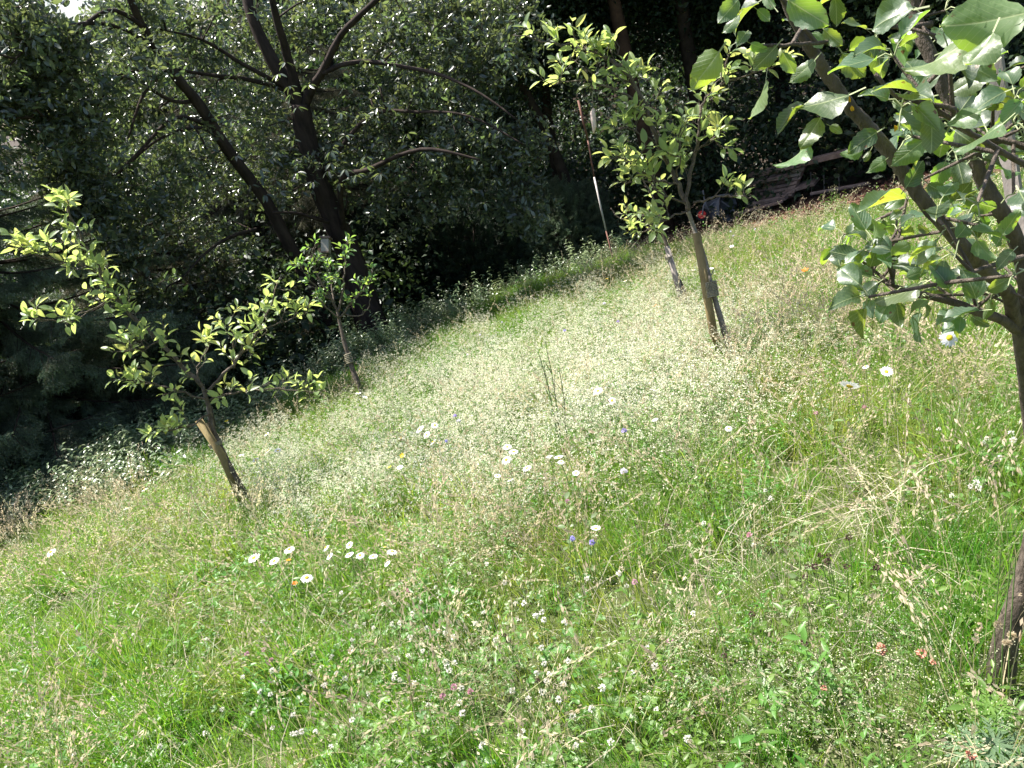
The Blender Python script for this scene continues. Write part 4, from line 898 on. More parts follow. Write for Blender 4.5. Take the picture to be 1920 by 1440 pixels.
# the second apple post, tied poles and stakes
def post(name, pts, rads, label, cat, mats, sides=12, group=None, square=False):
    root = empty(name, pts[0], label, cat, group); mb = MB(); tube(mb, pts, rads, 4 if square else sides, 0, capmi=1, rough=.06); part('shaft', mb, mats, root, smooth=not square); return root
def coil(root, c, ax, r, turns, width, mat='rope', rr=.004, name='rope_tie', sq=1.0):
    u, v = frame(ax); ax = Vector(ax).normalized(); m = MB(); n = turns * 14
    pts = [Vector(c) + ax * (width * (i / n - .5)) + (u * math.cos(i / 14 * 6.283) * sq + v * math.sin(i / 14 * 6.283)) * (r + .001 * math.sin(i * 2.7)) for i in range(n + 1)]
    tube(m, pts, [rr, rr], 5, 0); part(name, m, [M[mat]], root)
# thick olive stake
fs, gS = basepoint(1346, 625); ds = (fs - CAM).length - .12; fs = P(1346, 625, ds)
ds = d2 - .07; fs = P(1338, 625, ds); top = P(1306, 437, ds); st = post('tree_stake', [gS + Vector((.0, -.1, -.1)), fs, top], [.029, .028, .027], 'thick olive-brown round stake beside the tallest young apple tree', 'stake', [M['stake'], M['cutend']], 16, 'wooden tree stakes')
c0 = P(1331, 543, ds + .01); coil(st, c0, top - fs, .047, 10, .1, rr=.0058); m = MB(); tube(m, [P(1338, 505, ds), P(1332, 520, ds - .04), P(1326, 545, ds - .05)], [.004, .003], 5, 0)
part('rope_end', m, [M['rope']], st)
# left stake
fs, gS = basepoint(452, 918); ds = (fs - CAM).length - .1
gS = gS + Vector((-.03, -.06, -.1)); st = post('tree_stake', [gS, P(415, 852, ds), P(372, 787, ds)], [.029, .028, .027], 'brown stake leaning left with a pale cut top under the left young apple tree', 'stake', [M['stake'], M['cutend']], 14, 'wooden tree stakes')
coil(st, P(404, 832, ds + .02), P(372, 787, ds) - gS, .045, 5, .03, rr=.004); coil(st, P(398, 812, ds + .05), P(385, 760, ds) - P(410, 850, ds), .024, 16, .16, rr=.003, name='trunk_wrap')
m = MB(); tube(m, [P(399, 800, ds + .05), P(392, 762, ds + .05)], [.026, .02], 8, 0); part('rubber_sleeve', m, [M['rubber']], st)
# small grey stakes
fs, gS = basepoint(1277, 556); ds = (fs - CAM).length
st = post('tree_stake', [gS + Vector((0, 0, -.1)), fs, P(1250, 462, ds)], [.03, .03, .028], 'thin grey split stake below the rear apple crown, left of the olive stake', 'stake', [M['stakegrey'], M['cutend']], 6, 'wooden tree stakes')
coil(st, P(1254, 482, ds), (0, 0, 1), .034, 3, .03)
m = MB()
rt = empty('trunk_wrap', P(662, 690, d3), 'grey rope wrapped round the stem of the small apple tree before the cherry', 'rope'); rt['group'] = 'tree ties'
coil(rt, P(654, 672, d3 - .01), P(648, 650, d3) - P(660, 690, d3), .034, 6, .1, rr=.008, name='coil')
# tall grey post on the right
pg = P(2010, 1100, 3.0); pg = g3(pg.x, pg.y)
post('wooden_post', [pg + Vector((0, 0, -.1)), P(1890, 290, 2.75), P(1838, -80, 2.7)], [.03, .028, .027], 'tall grey-brown post behind the close apple tree, running up out of the top right corner', 'post', [M['stakegrey'], M['cutend']], 4, None, True)
# red and white pole
fp, gp = basepoint(1151, 488, .15); dp = (fp - CAM).length
rp = empty('striped_pole', gp, 'tall thin pole painted rusty red and white at the far meadow edge', 'pole')
def seg(a, b, r, mat, nm='shaft'):
    m = MB(); tube(m, [a, b], [r, r], 10, 0); part(nm, m, [M[mat]], rp)
q = [P(1136, 432, dp), P(1114, 332, dp), P(1102, 262, dp), P(1084, 188, dp)]
seg(gp + Vector((0, 0, -.1)), q[0], .011, 'polered', 'lower_section'); seg(q[0], q[1], .014, 'polewhite', 'white_section'); seg(q[1], q[2], .012, 'polered', 'red_section'); seg(q[2], q[3], .016, 'polered', 'top_section')
# hanging net bag from the middle tree
hb = P(1110, 170, d2 - .15); rb = empty('net_bag', hb, 'small pale pink net bag hanging from the left bough of the tallest apple tree', 'bag')
m = MB(); tube(m, [hb, P(1113, 205, d2 - .15)], [.0025, .0025], 5, 0); part('string', m, [M['rope']], rb)
m = MB(); tube(m, [P(1113, 203, d2 - .15), P(1112, 210, d2 - .15), P(1112, 222, d2 - .15), P(1114, 238, d2 - .15), P(1113, 250, d2 - .15)], [.006, .014, .02, .014, .004], 9, 0, rough=.6); part('bag', m, [M['net']], rb)
# nest box on the cherry trunk
q0 = P(611, 462, D - .5); nb = empty('nest_box', q0, 'small pale nest box on the left side of the cherry trunk', 'nest box')
m = MB(); box(m, q0, RV * .11, UV_ * .2, F_ * .14); part('box', m, [M['nest']], nb, smooth=False)
m = MB(); box(m, q0 + UV_ * .12, RV * .15, UV_ * .025, F_ * .19); part('roof', m, [M['plank']], nb, smooth=False)
m = MB(); box(m, q0 - UV_ * .09 - F_ * .075, RV * .11, UV_ * .02, F_ * .02); part('perch', m, [M['plank']], nb, smooth=False)
# ------------------------------------------------------------------ wood pile, barrow, fallen log, small posts
def gp_(px, py): p = GH(px, py, 0); return g3(p.x, p.y)
RO = random.Random(77)
up = Vector((0, 0, 1))
pa, pb_ = gp_(1400, 402), gp_(1500, 383)
ax = (pb_ - pa).normalized(); bk = Vector((-ax.y, ax.x, 0)).normalized()
if bk.y < 0: bk = -bk
pl_root = empty('wooden_pallet', pa, 'broken grey wooden pallet leaning on the pile of planks', 'pallet')
n_ = (up * .75 - bk * .65).normalized(); vv = (bk * .75 + up * .65).normalized()
for k in range(7):
    m = MB(); c = pa + ax * .55 + vv * (.06 + k * .082) + up * .2; box(m, c, ax * RO.uniform(.95, 1.05), vv * .06, n_ * .018); part('slat', m, [M['plankpale' if k in (4, 5) else 'plank']], pl_root, smooth=False)
for k in range(3):
    m = MB(); c = pa + ax * (.12 + .43 * k) + vv * .3 + up * .2 - n_ * .04; box(m, c, ax * .08, vv * .62, n_ * .06); part('block', m, [M['plank']], pl_root, smooth=False)
m = MB(); box(m, pa + ax * .5 + vv * .38 + up * .23 + n_ * .03, ax * .07 + vv * .1, vv * .35 + ax * .18, n_ * .03); part('cross_board', m, [M['plank']], pl_root, smooth=False)
def beam(px0, py0, px1, py1, h0, h1, th, wd, label, name='timber_beam', mat='plank', back=0):
    a = gp_(px0, py0) + up * h0 + bk * back; b_ = gp_(px1, py1) + up * h1 + bk * back; r = empty(name, (a.x, a.y, a.z), label, 'beam', 'timber in the pile'); m = MB(); d = b_ - a; s = d.cross(up).normalized()
    box(m, (a + b_) / 2, d, s * wd, s.cross(d).normalized() * th); o = part('board', m, [M[mat]], r, smooth=False); bv = o.modifiers.new('bev', 'BEVEL'); bv.width = .006; return r
beam(1385, 408, 1560, 376, .62, .62, .09, .14, 'long thick beam lying along the top of the plank pile', back=.45)
beam(1390, 408, 1450, 397, .5, .48, .06, .12, 'dark board just under the long top beam of the pile', back=.42)
beam(1395, 408, 1470, 392, .2, .18, .07, .12, 'reddish bottom board lying on the soil under the pallet', back=.1)
beam(1375, 412, 1470, 398, .12, .2, .04, .1, 'loose short board lying askew in front of the pallet', back=-.05)
beam(1500, 388, 1610, 362, .12, .05, .04, .06, 'thin rail sticking out of the right end of the pile', back=.3)
beam(1440, 400, 1500, 386, .22, .24, .05, .3, 'wide dark board stacked in the middle of the pile', back=.5)
# fallen limb propped
r = empty('fallen_branch', gp_(1470, 378), 'bare fallen limb propped above the right end of the plank pile', 'branch'); m = MB()
dl = (gp_(1500, 380) - CAM).length + .6
tube(m, catmull([P(1465, 348, dl), P(1500, 330, dl), P(1545, 313, dl), P(1600, 308, dl), P(1650, 300, dl + .5), P(1665, 372, dl + .5)], 4), [.05, .045, .04, .03], 8, 0, rough=.3); part('limb', m, [M['bark2']], r)
for (a, b, c, lb) in [(1522, 372, 322, 'thin upright post nearest the plank pile'), (1546, 368, 318, 'thin upright post in the middle of the three by the fallen limb'), (1574, 362, 312, 'thin upright post furthest from the plank pile')]:
    g_ = gp_(a, b); dd = (g_ - CAM).length; m = MB(); rt = empty('thin_post', g_, lb, 'post', 'thin posts by the plank pile'); tube(m, [g_ + up * -.05, P(a - 2, c, dd)], [.012, .01], 6, 0); part('shaft', m, [M['stakegrey']], rt)
# wheelbarrow tipped on its side
wb = gp_(1340, 424); D5 = (wb - CAM).length; px_m = D5 / FOC; D5 -= .15
wr = empty('wheelbarrow', wb, 'dark grey wheelbarrow with a red wheel hub, tipped at the edge of the bare soil', 'wheelbarrow')
def lp(a, b, d=0): return P(a, b - 5, D5 + d)      # a point seen there, d metres nearer or farther
# tub: tapered open shell
m = MB(); rim = []; bot = []
rc = lp(1366, 396, .1); ra = (RV * .8 + F_ * .5).normalized(); rb_ = UV_
for k in range(20):
    a = k / 20 * 6.283; e = lambda v: math.copysign(abs(v) ** .6, v)
    rim.append(rc + ra * e(math.cos(a)) * .22 + rb_ * e(math.sin(a)) * .25); bot.append(rc - (RV * .35 - F_ * .15) * .9 + ra * e(math.cos(a)) * .12 + rb_ * (e(math.sin(a)) * .17 - .03))
n = 20; vs_ = rim + bot
m.add(vs_, [(k, (k + 1) % n, n + (k + 1) % n, n + k) for k in range(n)] + [tuple(range(n, 2 * n))]); inner = [v * .97 + (rc) * .03 + Vector((.004, -.004, .004)) for v in vs_]
m.add(inner, [(k, n + k, n + (k + 1) % n, (k + 1) % n) for k in range(n)] + [tuple(range(n, 2 * n))[::-1]]); part('tub', m, [M['tub']], wr)
m = MB(); tube(m, rim + [rim[0]], [.012, .012], 6, 0); part('rim', m, [M['rubber']], wr)
wc = lp(1317, 408, -.1); wax = (F_ * .85 + RV * .5).normalized(); u, v = frame(wax)
m = MB(); tube(m, [wc + (u * math.cos(k / 16 * 6.283) + v * math.sin(k / 16 * 6.283)) * .095 for k in range(17)], [.022, .022], 7, 0, cap=False); whl = part('wheel', m, [M['rubber']], wr)
m = MB(); tube(m, [wc - wax * .03, wc + wax * .03], [.07, .07], 18, 0); o = part('rim', m, [M['redplastic']], wr, smooth=False); o.parent = whl; 
for k in range(5):
    a = k / 5 * 6.283; m = MB(); dv = (u * math.cos(a) + v * math.sin(a)); box(m, wc - wax * .034 + dv * .04, dv * .05, wax.cross(dv) * .02, wax * .012); o = part('spoke', m, [M['redplastic']], wr, smooth=False); o.parent = whl
for pts in ([(1317, 408, -.15), (1322, 385, -.1), (1345, 372, 0), (1400, 368, .1)], [(1317, 408, -.05), (1335, 388, 0), (1352, 382, .05), (1392, 415, .1)], [(1318, 362, 0), (1322, 385, -.1), (1330, 402, -.05)]):
    m = MB(); tube(m, catmull([lp(*p) for p in pts], 4), [.014, .014], 7, 0); part('frame_tube', m, [M['metal']], wr)
# pale stones by the pole foot
for (a, b, s, lb) in [(1160, 470, .09, 'pale stone right of the foot of the red and white pole'), (1172, 458, .13, 'reddish rounded stone behind the pale stone by the pole')]:
    p = gp_(a, b) + up * .05; bm = MB(); k = []
    for i in range(7):
        for j in range(9):
            t = math.pi * i / 6; f = 6.283 * j / 9; vv_ = Vector((math.sin(t) * math.cos(f), math.sin(t) * math.sin(f), math.cos(t) * .7)); k.append(p + vv_ * s * (1 + .25 * mnoise.noise(vv_ * 2 + p)))
    bm.add(k, [(i * 9 + j, i * 9 + (j + 1) % 9, (i + 1) * 9 + (j + 1) % 9, (i + 1) * 9 + j) for i in range(6) for j in range(9)])
    o = link('stone', bm.mesh('stone', [M['stone' if s < .1 else 'litter']]), label=lb, cat='stone')

# ------------------------------------------------------------------ flowers (each one a thing)
RL = random.Random(123)
def stem_to(head, h, r=.0016, mat='stem', bend=.04):
    g_ = g3(head.x + RL.gauss(0, bend), head.y + RL.gauss(0, bend)); m = MB(); tube(m, [g_ + up * -.01, g_.lerp(head, .5) + Vector((RL.gauss(0, .01), RL.gauss(0, .01), 0)), head], [r, r * .8], 5, 0, cap=False); return g_, m
def headpos(px, py, h):
    p = GH(px, py, h); q = g3(p.x, p.y); r_ = ray(px, py); t = 0
    for _ in range(4):
        p = p + r_ * ((q.z + h - p.z) / (r_.z + SL * r_.y)); q = g3(p.x, p.y)
    return p
def petals_mesh(n, r0, r1, w_, cup, rr, mi=0, drop=0.0):
    m = MB()
    for k in range(n):
        a = k / n * 6.283 + rr.gauss(0, .05); d = Vector((math.cos(a), math.sin(a), 0)); L = (r1 - r0) * rr.uniform(.88, 1.08)
        leaf(m, d * r0, d * (r0 + L) + up * (cup * L), (0, 0, 1), w_, drop, .15, 4, mi=mi, rr=rr)
    return m
PET = [petals_mesh(17, .007, .028, .0085, rr_, random.Random(i), drop=dr).mesh('daisy_petals', [M['petal']]) for i, (rr_, dr) in enumerate([(.05, .1), (.2, .0), (-.1, .2), (.0, .05)])]
dm = MB()
tube(dm, [Vector((0, 0, -.002)), Vector((0, 0, .002)), Vector((0, 0, .005))], [.0085, .0085, .004], 10, 0); DISC = dm.mesh('daisy_disc', [M['yellow']])
def daisy(px, py, size, label, h=.45, tilt=None, group='white ox-eye daisies', grow=None):
    p = headpos(px, py, h); dist = (p - CAM).length; s = (grow or size * dist / FOC / .056); s = min(max(s, .6), 1.5)
    root_, m = stem_to(p, h); t = empty('oxeye_daisy', root_, label, 'daisy', group); part('stem', m, [M['stem']], t)
    n = tilt if tilt is not None else Vector((RL.gauss(0, .25), RL.gauss(.1, .25), 1))
    q = Vector(n).to_track_quat('Z', 'Y')
    for nm, me in (('petals', PET[RL.randrange(4)]), ('flower_disc', DISC)):
        o = link(nm, me, t); o.location = p - root_; o.rotation_euler = q.to_euler(); o.scale = (s, s, s)
    return t
DS = [(542, 1030, 22, 'daisy with its yellow eye showing, top right of the left front trio'), (476, 1046, 24, 'daisy leftmost of the trio of daisies in the left front meadow'), (514, 1052, 20, 'daisy between the other two of the left front trio'),
      (575, 1083, 24, 'single daisy just below the left front trio, nearest to us on the left'), (611, 1027, 16, 'upper of two flat daisies right of the left front trio'), (618, 1043, 16, 'lower of two flat daisies right of the left front trio'),
      (655, 1022, 16, 'daisy above the row of crowded daisies'), (655, 1040, 18, 'first daisy at the left end of the crowded row'), (675, 1041, 18, 'second daisy in the crowded row'), (700, 1043, 18, 'third daisy in the crowded row'),
      (722, 1026, 18, 'daisy atop the right end of the crowded row, left of the last one'), (735, 1034, 22, 'last and largest daisy at the right end of the crowded row'), (726, 1057, 12, 'small daisy hanging below the right end of the crowded row'),
      (95, 1035, 18, 'half-closed daisy far left in the seeding grass'), (127, 1037, 10, 'tiny daisy just right of the far-left half-closed daisy'), (271, 918, 12, 'small daisy left of the foot of the left stake'), (237, 953, 12, 'small daisy between the far-left grass and the left stake'),
      (500, 814, 11, 'topmost of the daisies right of the left stake'), (503, 845, 18, 'broad daisy in the group right of the left stake'), (521, 845, 14, 'daisy touching the broad one right of the left stake'), (480, 863, 15, 'daisy lower left in the group right of the left stake'),
      (453, 854, 11, 'daisy nearest the left stake'), (490, 876, 12, 'lowest daisy of the group right of the left stake'), (787, 805, 20, 'daisy at the top left of the centre-left cluster'), (815, 797, 16, 'daisy at the top right of the centre-left cluster'),
      (800, 815, 16, 'daisy in the middle of the centre-left cluster'), (812, 829, 16, 'lowest daisy of the centre-left cluster'), (752, 822, 15, 'daisy alone left of the centre-left cluster'), (750, 876, 14, 'daisy above the winged white leaf left of the dark gap'),
      (951, 838, 18, 'upper daisy of the central pair in the bedstraw'), (963, 847, 20, 'lower daisy of the central pair in the bedstraw'), (949, 862, 22, 'flat wide daisy just below the central pair'), (988, 878, 20, 'daisy facing us right below the central pair'),
      (933, 892, 10, 'small daisy left and below the central pair'), (957, 900, 12, 'small flat daisy furthest below the central pair'), (1030, 856, 14, 'left daisy of the three left of the tall dark stalks foot'), (1048, 858, 20, 'middle daisy of the three below the tall dark stalks'),
      (1052, 866, 14, 'lowest daisy of the three below the tall dark stalks'), (1080, 887, 14, 'drooping daisy right of the three below the tall stalks'), (672, 737, 12, 'daisy at the foot of the small wrapped apple tree'), (684, 745, 11, 'daisy just right of the one at the small wrapped tree foot'),
      (1121, 733, 20, 'left daisy in the brightest white bedstraw patch'), (1147, 751, 18, 'right daisy in the brightest white bedstraw patch'), (1117, 991, 20, 'daisy beside the yellow-green leafy sprout'), (1228, 787, 12, 'flat small daisy right of the bright bedstraw patch'),
      (1662, 697, 22, 'daisy right of the big turned-away daisy under the apple bough'), (1623, 687, 12, 'small daisy between the turned-away daisy and its right neighbour'), (1366, 803, 12, 'flat daisy in the grass right of the olive stake foot'),
      (1253, 527, 8, 'tiny daisy left of the thin grey stake'), (1300, 506, 9, 'tiny daisy just left of the olive stake, lower'), (1309, 498, 9, 'tiny daisy just left of the olive stake, upper'), (1334, 503, 9, 'tiny daisy just right of the olive stake'),
      (1372, 462, 9, 'tiny daisy above right of the olive stake'), (1172, 527, 8, 'tiny daisy right of the yellow flower near the pole')]
for a, b, s, lb in DS: daisy(a, b, s, lb, .42 if b < 950 else .36)
daisy(1780, 633, 44, 'largest daisy, facing us just below the close apple bough', .55, tilt=Vector((-.1, -1, .7)), grow=1.45)
daisy(1593, 724, 36, 'big daisy turned away with folded petals, left of its small neighbours', .5, tilt=Vector((.5, .5, .5)), grow=1.5)
# round flower heads
def pom(r, n, rr, ln, mats, inner=True):
    m = MB(); 
    for i in range(n):
        z = rr.uniform(-.55, 1); a = rr.random() * 6.283; q = math.sqrt(max(0, 1 - z * z)); d = Vector((q * math.cos(a), q * math.sin(a), z))
        leaf(m, d * r * .35, d * r * rr.uniform(.85, 1.1), (rr.gauss(0, 1), rr.gauss(0, 1), rr.gauss(0, 1)), ln, .1, .3, 2, mi=0, rr=rr)
    return m.mesh('flower_head', mats)
HC = [pom(.0105, 44, random.Random(i), .0042, [M['cloverhead']]) for i in range(4)]
HP = [pom(.0125, 60, random.Random(i + 9), .004, [M['cloverpink']]) for i in range(2)]
HS = [pom(.015, 60, random.Random(i + 19), .006, [M['scab']]) for i in range(2)]; HW = [pom(.015, 60, random.Random(i + 29), .006, [M['scabpale']]) for i in range(2)]
HB = [pom(.012, 50, random.Random(i + 39), .004, [M['brownhead']]) for i in range(2)]; HG = [pom(.009, 60, random.Random(3), .004, [M['seed']])]; HPO = [pom(.016, 30, random.Random(i + 49), .012, [M['poppy']]) for i in range(2)]
def head(name, me, px, py, h, label, cat, group, s=1.0, sm='stem', hn='flower_head'):
    p = headpos(px, py, h); root_, m = stem_to(p, h, mat=sm, bend=.015); t = empty(name, root_, label, cat, group); part('stem', m, [M[sm]], t)
    o = link(hn, me, t); o.location = p - root_; o.rotation_euler = (RL.gauss(0, .3), RL.gauss(0, .3), RL.random() * 6); o.scale = (s, s, s); return t
CW = [(608, 1147), (668, 1174), (683, 1170), (700, 1178), (718, 1133), (735, 1170), (750, 1168), (773, 1151), (800, 1177), (822, 1183), (835, 1187), (850, 1195), (769, 1195), (788, 1209), (722, 1222), (745, 1235), (660, 1215), (657, 1222), (835, 1240), (842, 1258), (838, 1250),
      (880, 1075), (817, 1101), (856, 1111), (797, 1118), (817, 1098), (946, 1092), (857, 1111), (967, 1131), (982, 1131), (969, 1162), (1004, 1155), (1020, 1162), (1059, 1167), (1015, 1148), (907, 1149), (490, 1182), (388, 1198), (532, 1210), (547, 1235), (587, 1226), (603, 1250), (622, 1231),
      (631, 1262), (583, 1263), (546, 1264), (510, 1257), (526, 1254), (430, 1258), (488, 1297), (507, 1302), (473, 1338), (511, 1365), (550, 1340), (555, 1375), (548, 1376), (608, 1285), (647, 1272), (749, 1275), (738, 1273), (803, 1322), (861, 1318), (867, 1337), (961, 1295), (991, 1311), (1017, 1297),
      (1048, 1312), (1006, 1263), (1030, 1264), (1073, 1343), (1145, 1391), (1080, 1398), (1129, 1290), (1184, 1262), (1056, 1283), (1110, 1330), (139, 1415), (82, 1280), (212, 1310), (660, 1350), (417, 1330), (89, 1281), (500, 1195), (1413, 1173 - 150), (1369, 988), (1320, 980), (1435, 920), (1445, 935),
      (1760, 805), (1845, 830), (1850, 822), (1875, 858), (1896, 812), (1900, 825), (1820, 912), (1830, 905), (1835, 915), (1740, 930), (1785, 930), (1100, 1085), (1300, 1150), (1215, 1215), (930, 1200), (1140, 1240), (892, 1170), (1230, 1330), (1290, 1385), (975, 1380), (905, 1398), (620, 1400), (385, 1375), (300, 1400), (690, 1300),
      (455, 1270), (560, 1180), (865, 1290), (1160, 1075), (1015, 1215), (1065, 1240), (765, 1230), (250, 1190), (330, 1270), (180, 1225)]
seen = set(); k = 0
for i in range(18): CW.append((RL.gauss(860, 270), RL.gauss(1250, 90)))
for a, b in CW:
    if (int(a / 6), int(b / 6)) in seen or b > 1435: continue
    seen.add((int(a / 6), int(b / 6)))
    z = ('left of the grass-free front corner' if a < 450 else 'in the left half of the clover patch' if a < 700 else 'in the middle of the front clover patch' if a < 1000 else 'in the right half of the clover patch' if a < 1260 else 'in the grass right of the clover patch')
    if a > 1700: z = 'in the green clover beside the close apple trunk'
    if a < 450: z = 'scattered in the grass at the lower left corner'
    if 1260 < a < 1500 and b < 1060: z = 'among the long grass right of centre'
    head('white_clover', HC[RL.randrange(4)], a, b, RL.uniform(.13, .22), 'small round white clover head ' + z, 'clover flower', 'white clover heads ' + z, RL.uniform(.85, 1.25))
for a, b, lb in [(1530, 775, 'pink clover head in the right meadow, the left of two below the big daisies'), (1620, 763, 'pink clover head in the right meadow, directly below the turned-away daisy'), (1064, 940, 'pink clover head above the yellow-green sprout'),
                 (495, 1218, 'topmost magenta clover head of the three in the left front'), (508, 1238, 'lowest magenta clover head of the three in the left front'), (463, 1226, 'leftmost magenta clover head of the three in the left front'),
                 (830, 1306, 'lowest pink clover head of three in the front clover patch'), (851, 1288, 'topmost pink clover head of three in the front clover patch'), (882, 1297, 'rightmost pink clover head of three in the front clover patch'),
                 (1190, 1091, 'pink clover head right of centre in the long grass'), (1405, 1003, 'pink clover head beside a brown seedhead in the right grass'), (1257, 1203, 'dull pink clover head at the right of the front patch'), (766, 1107, 'pinkish clover head in the upper clover patch')]:
    head('red_clover', HP[RL.randrange(2)], a, b, .24, lb, 'clover flower', 'pink clover heads', .95)
for a, b, s, me, lb in [(1159, 603, 1.0, HS, 'lilac scabious at the top of the meadow, the right of two'), (1059, 620, .95, HS, 'lilac scabious at the far green strip left of its twin'), (1133, 569, 1.1, HW, 'pale round scabious highest in the far green strip'),
                        (877, 665, 1.0, HW, 'white scabious on the far edge of the bedstraw'), (941, 604, .8, HW, 'small pale scabious by the wood edge, upper of two'), (900, 628, .8, HW, 'small pale scabious by the wood edge, lower of two'), (853, 780, .95, HS, 'lilac scabious above the centre-left daisies, upper of the pair'),
                        (860, 789, .95, HW, 'faded lilac scabious just under its twin above the centre-left daisies'), (837, 827, .7, HS, 'tiny lilac scabious right of the centre-left daisies'), (1170, 808, 1.0, HS, 'lilac scabious below the brightest bedstraw'), (1170, 884, 1.1, HW, 'large pale lilac scabious in the middle of the meadow'),
                        (1073, 1010, .8, HS, 'lilac scabious left of the daisy by the leafy sprout'), (1110, 1017, .8, HS, 'lilac scabious below the daisy by the leafy sprout'), (1370, 434, .9, HW, 'pale scabious highest above the olive stake'), (1375, 442, .8, HW, 'pale scabious just under the highest one above the olive stake'), (1416, 430, .9, HW, 'pale scabious in the far grass right of the olive stake')]:
    head('scabious', me[RL.randrange(2)], a, b, .45, lb, 'flower', 'scabious flowers', s)
for a, b, lb in [(1513, 1063, 'topmost brown seedhead of the cluster in the right grass'), (1538, 1041, 'brown seedhead, left of the upper pair in the right grass'), (1552, 1053, 'brown seedhead, darkest of the cluster in the right grass'), (1554, 1041, 'brown seedhead, right of the upper pair in the right grass'), (1528, 1062, 'brown seedhead in the middle of the cluster'),
                 (1510, 1082, 'lowest brown seedhead of the cluster in the right grass'), (1643, 1064, 'lone dark seedhead right of the brown cluster'), (1588, 1062, 'lone dark seedhead between the cluster and the rightmost one'), (1357, 1229, 'dark seedhead in front of the frothy lower right patch'), (945, 1191, 'upper brown seedhead of two in the front clover patch'),
                 (953, 1201, 'lower brown seedhead of two in the front clover patch'), (1007, 1276, 'round brown seedhead at the bottom centre'), (1738, 769, 'brown seedhead in the green grass by the close apple trunk'), (1250, 985, 'brown seedhead in mid grass right of the leafy sprout'), (1410, 1152, 'reddish-brown seedhead left of the frothy lower right patch'), (1707, 1084, 'dark seedhead at the lush grass on the right'), (1592, 1008, 'brown seedhead above the lone dark ones'), (1508, 1205, 'grey-brown bud above the lance leaves')]:
    head('brown_seedhead', HB[RL.randrange(2)], a, b, .3, lb, 'seedhead', 'dry brown seedheads', RL.uniform(.8, 1.15), 'stem', 'seed_head')
for a, b, s, lb in [(1653, 1217, 1.0, 'largest faded salmon flower at the lower right'), (1728, 1225, .8, 'salmon flower between the largest and the small orange one'), (1750, 1242, .5, 'smallest orange-brown bud right of the salmon flowers'), (1820, 1415, .7, 'dusty pink dead flower at the bottom right corner'), (1545, 1290, .5, 'small salmon speck in the frothy lower right patch')]:
    head('faded_flower', HPO[RL.randrange(2)], a, b, .3, lb, 'flower', 'faded salmon flowers', s)
OP = petals_mesh(5, .003, .022, .019, .35, random.Random(5)).mesh('orange_petals', [M['orange']]); YP = petals_mesh(5, .003, .02, .017, .4, random.Random(6)).mesh('yellow_petals', [M['yellowp']])
for a, b, me, s, lb in [(1228, 574, OP, 1.1, 'orange flower left of the olive stake'), (1510, 507, OP, 1.2, 'orange flower in the far grass on the right'), (1138, 523, YP, 1.2, 'yellow flower in the far grass near the pole'), (425, 790, YP, 1.3, 'yellow flower just right of the left apple stem'), (754, 854, YP, .8, 'small yellow flower left of the dark gap'), (730, 877, YP, .8, 'small yellow flower lower left of the dark gap'),
                        (541, 1051, OP, .55, 'small orange spent flower under the left front trio'), (553, 1094, OP, .55, 'small orange spent flower left of the single front daisy')]:
    t = head('wildflower', me, a, b, .4, lb, 'flower', 'orange and yellow wildflowers', s, 'stem', 'petals')
# tall dark stalks in the bedstraw
for a0, b0, a1, b1, lb in [(1045, 812, 1008, 655, 'tallest dark leafy stalk in the bedstraw, left of three'), (1050, 815, 1022, 640, 'middle dark leafy stalk in the bedstraw'), (1062, 815, 1048, 690, 'shorter dark leafy stalk on the right of the three')]:
    p = GH(a0, b0, .2); g_ = g3(p.x, p.y); dd = (p - CAM).length; tp = P(a1, b1, dd - .02); t = empty('leafy_stalk', g_, lb, 'plant', 'dark stalks in the bedstraw'); m = MB(); c = catmull([g_ + up * -.02, p, p.lerp(tp, .5) + Vector((.01, 0, 0)), tp], 4); tube(m, c, [.0045, .002], 5, 0); [tube(m, [c[i], c[i] + Vector((RL.gauss(0, .03), RL.gauss(0, .02), .1))], [.0022, .001], 4, 0) for i in (5, 7, 8, 9)]; part('stem', m, [M['stalk']], t, kind='stuff')
    m = MB()
    for i in range(34):
        f = RL.uniform(.15, 1) * (len(c) - 1); i_ = min(len(c) - 2, int(f)); q = c[i_].lerp(c[i_ + 1], f - i_); a = RL.random() * 6.283; d = Vector((math.cos(a) * .5, math.sin(a) * .5, 1)).normalized(); leaf(m, q, q + d * RL.uniform(.03, .06), (math.cos(a), math.sin(a), 0), .005, .1, .2, 2, mi=0, rr=RL)
    part('leaf', m, [M['herb']], t, kind='stuff')
# leafy sprouts
LH = [unitleaf(s + 5, .55, 5, .0, .15, .3, pet=.1).mesh('sprout_leaf', [M['apple'], M['stem']]) for s in range(3)]
def sprout(px, py, px1, py1, label, lv, mats=LH, name='leafy_sprout', size=.045):
    p = GH(px, py, .12); g_ = g3(p.x, p.y); dd = (p - CAM).length; tp = P(px1, py1, dd - .03); t = empty(name, g_, label, 'plant', 'leafy sprouts'); m = MB(); c = catmull([g_ + up * -.02, p, tp], 5); tube(m, c, [.003, .0015], 5, 0); part('stem', m, [M['stem']], t)
    for i in range(lv):
        q = c[min(len(c) - 1, 4 + int(i / lv * (len(c) - 3)))]; a = i * 2.3 + RL.random(); d = Vector((math.cos(a), math.sin(a), .25)).normalized(); placeleaf(mats[RL.randrange(3)], q + d * .01, q + d * size * RL.uniform(.7, 1.2), (RL.gauss(0, .2), RL.gauss(0, .2), 1), t)
sprout(1075, 1080, 1060, 940, 'yellow-green leafy sprout standing out in mid meadow', 16); sprout(1110, 1060, 1105, 975, 'yellow-green sprout just right of the taller one in mid meadow', 9); sprout(1560, 850, 1560, 790, 'small bright sprout right of the olive stake in the grass', 6)
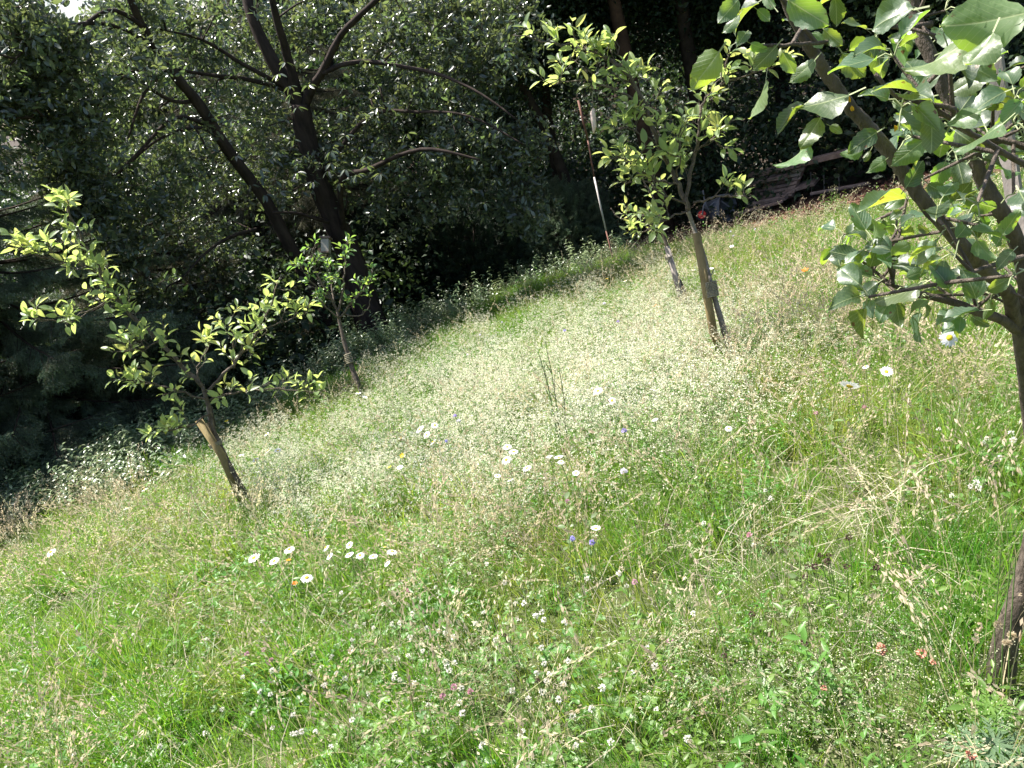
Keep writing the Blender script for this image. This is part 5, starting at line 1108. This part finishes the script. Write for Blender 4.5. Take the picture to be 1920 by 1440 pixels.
sprout(1500, 1080, 1500, 985, 'small bright sprout in the long grass at right', 6)
LG = [unitleaf(s + 5, .3, 7, .0, .1, .3, pet=.1).mesh('lance_leaf', [M['herb'], M['stem']]) for s in range(3)]
sprout(1435, 1330, 1432, 1290, 'broad lance-leaved plant at the bottom right of centre', 9, LG, 'lance_leaved_plant', .07); sprout(1420, 1400, 1415, 1370, 'second lance-leaved plant below the first', 7, LG, 'lance_leaved_plant', .06)
sprout(850, 1150, 770, 1150, 'pale soft-leaved plant in the clover patch', 8, LG, 'lance_leaved_plant', .05)
# palmate blue-green leaves, bottom right
for (a, b, r_, lb, mt) in [(1866, 1396, .06, 'blue-green deeply cut leaf plant in the bottom right corner', 'glauc'), (1856, 1325, .045, 'bright green deeply cut leaf plant above the blue-green one', 'clover')]:
    p = headpos(a, b, .16); root_, m = stem_to(p, .16); t = empty('cut_leaved_plant', root_, lb, 'plant', 'cut-leaved plants'); part('stem', m, [M['stem']], t)
    for q in range(3):
        m = MB(); c = p + Vector((RL.gauss(0, .03), RL.gauss(0, .03), -.02 * q)) * (1 if q else 0)
        for k in range(9):
            an = -2.4 + k * .6 + q; d = Vector((math.cos(an), math.sin(an), .1)); leaf(m, c, c + d * r_, (0, 0, 1), r_ * .16, .1, .2, 4, mi=0, rr=RL)
            for f in (.45, .65, .8):
                for sg in (-.6, .6):
                    dq = Matrix.Rotation(sg, 3, 'Z') @ d; leaf(m, c + d * r_ * f, c + d * r_ * f + dq * r_ * .35, (0, 0, 1), r_ * .1, .1, .2, 2, mi=0, rr=RL)
        part('leaf', m, [M[mt]], t)
# plantain-like heads in front of the close trunk
for (a, b, lb) in [(1897, 1192, 'tall greenish seed spike in front of the close apple trunk'), (1888, 1206, 'shorter greenish seed spike in front of the close apple trunk'), (1872, 1172, 'thin greenish seed spike left of the close apple trunk foot')]:
    head('seed_spike', HG[0], a, b, .3, lb, 'seedhead', 'green seed spikes by the trunk', 1.3, 'stem', 'seed_head').children[1].scale = (1, 1, 1.8)
print('objects', len(S.objects))
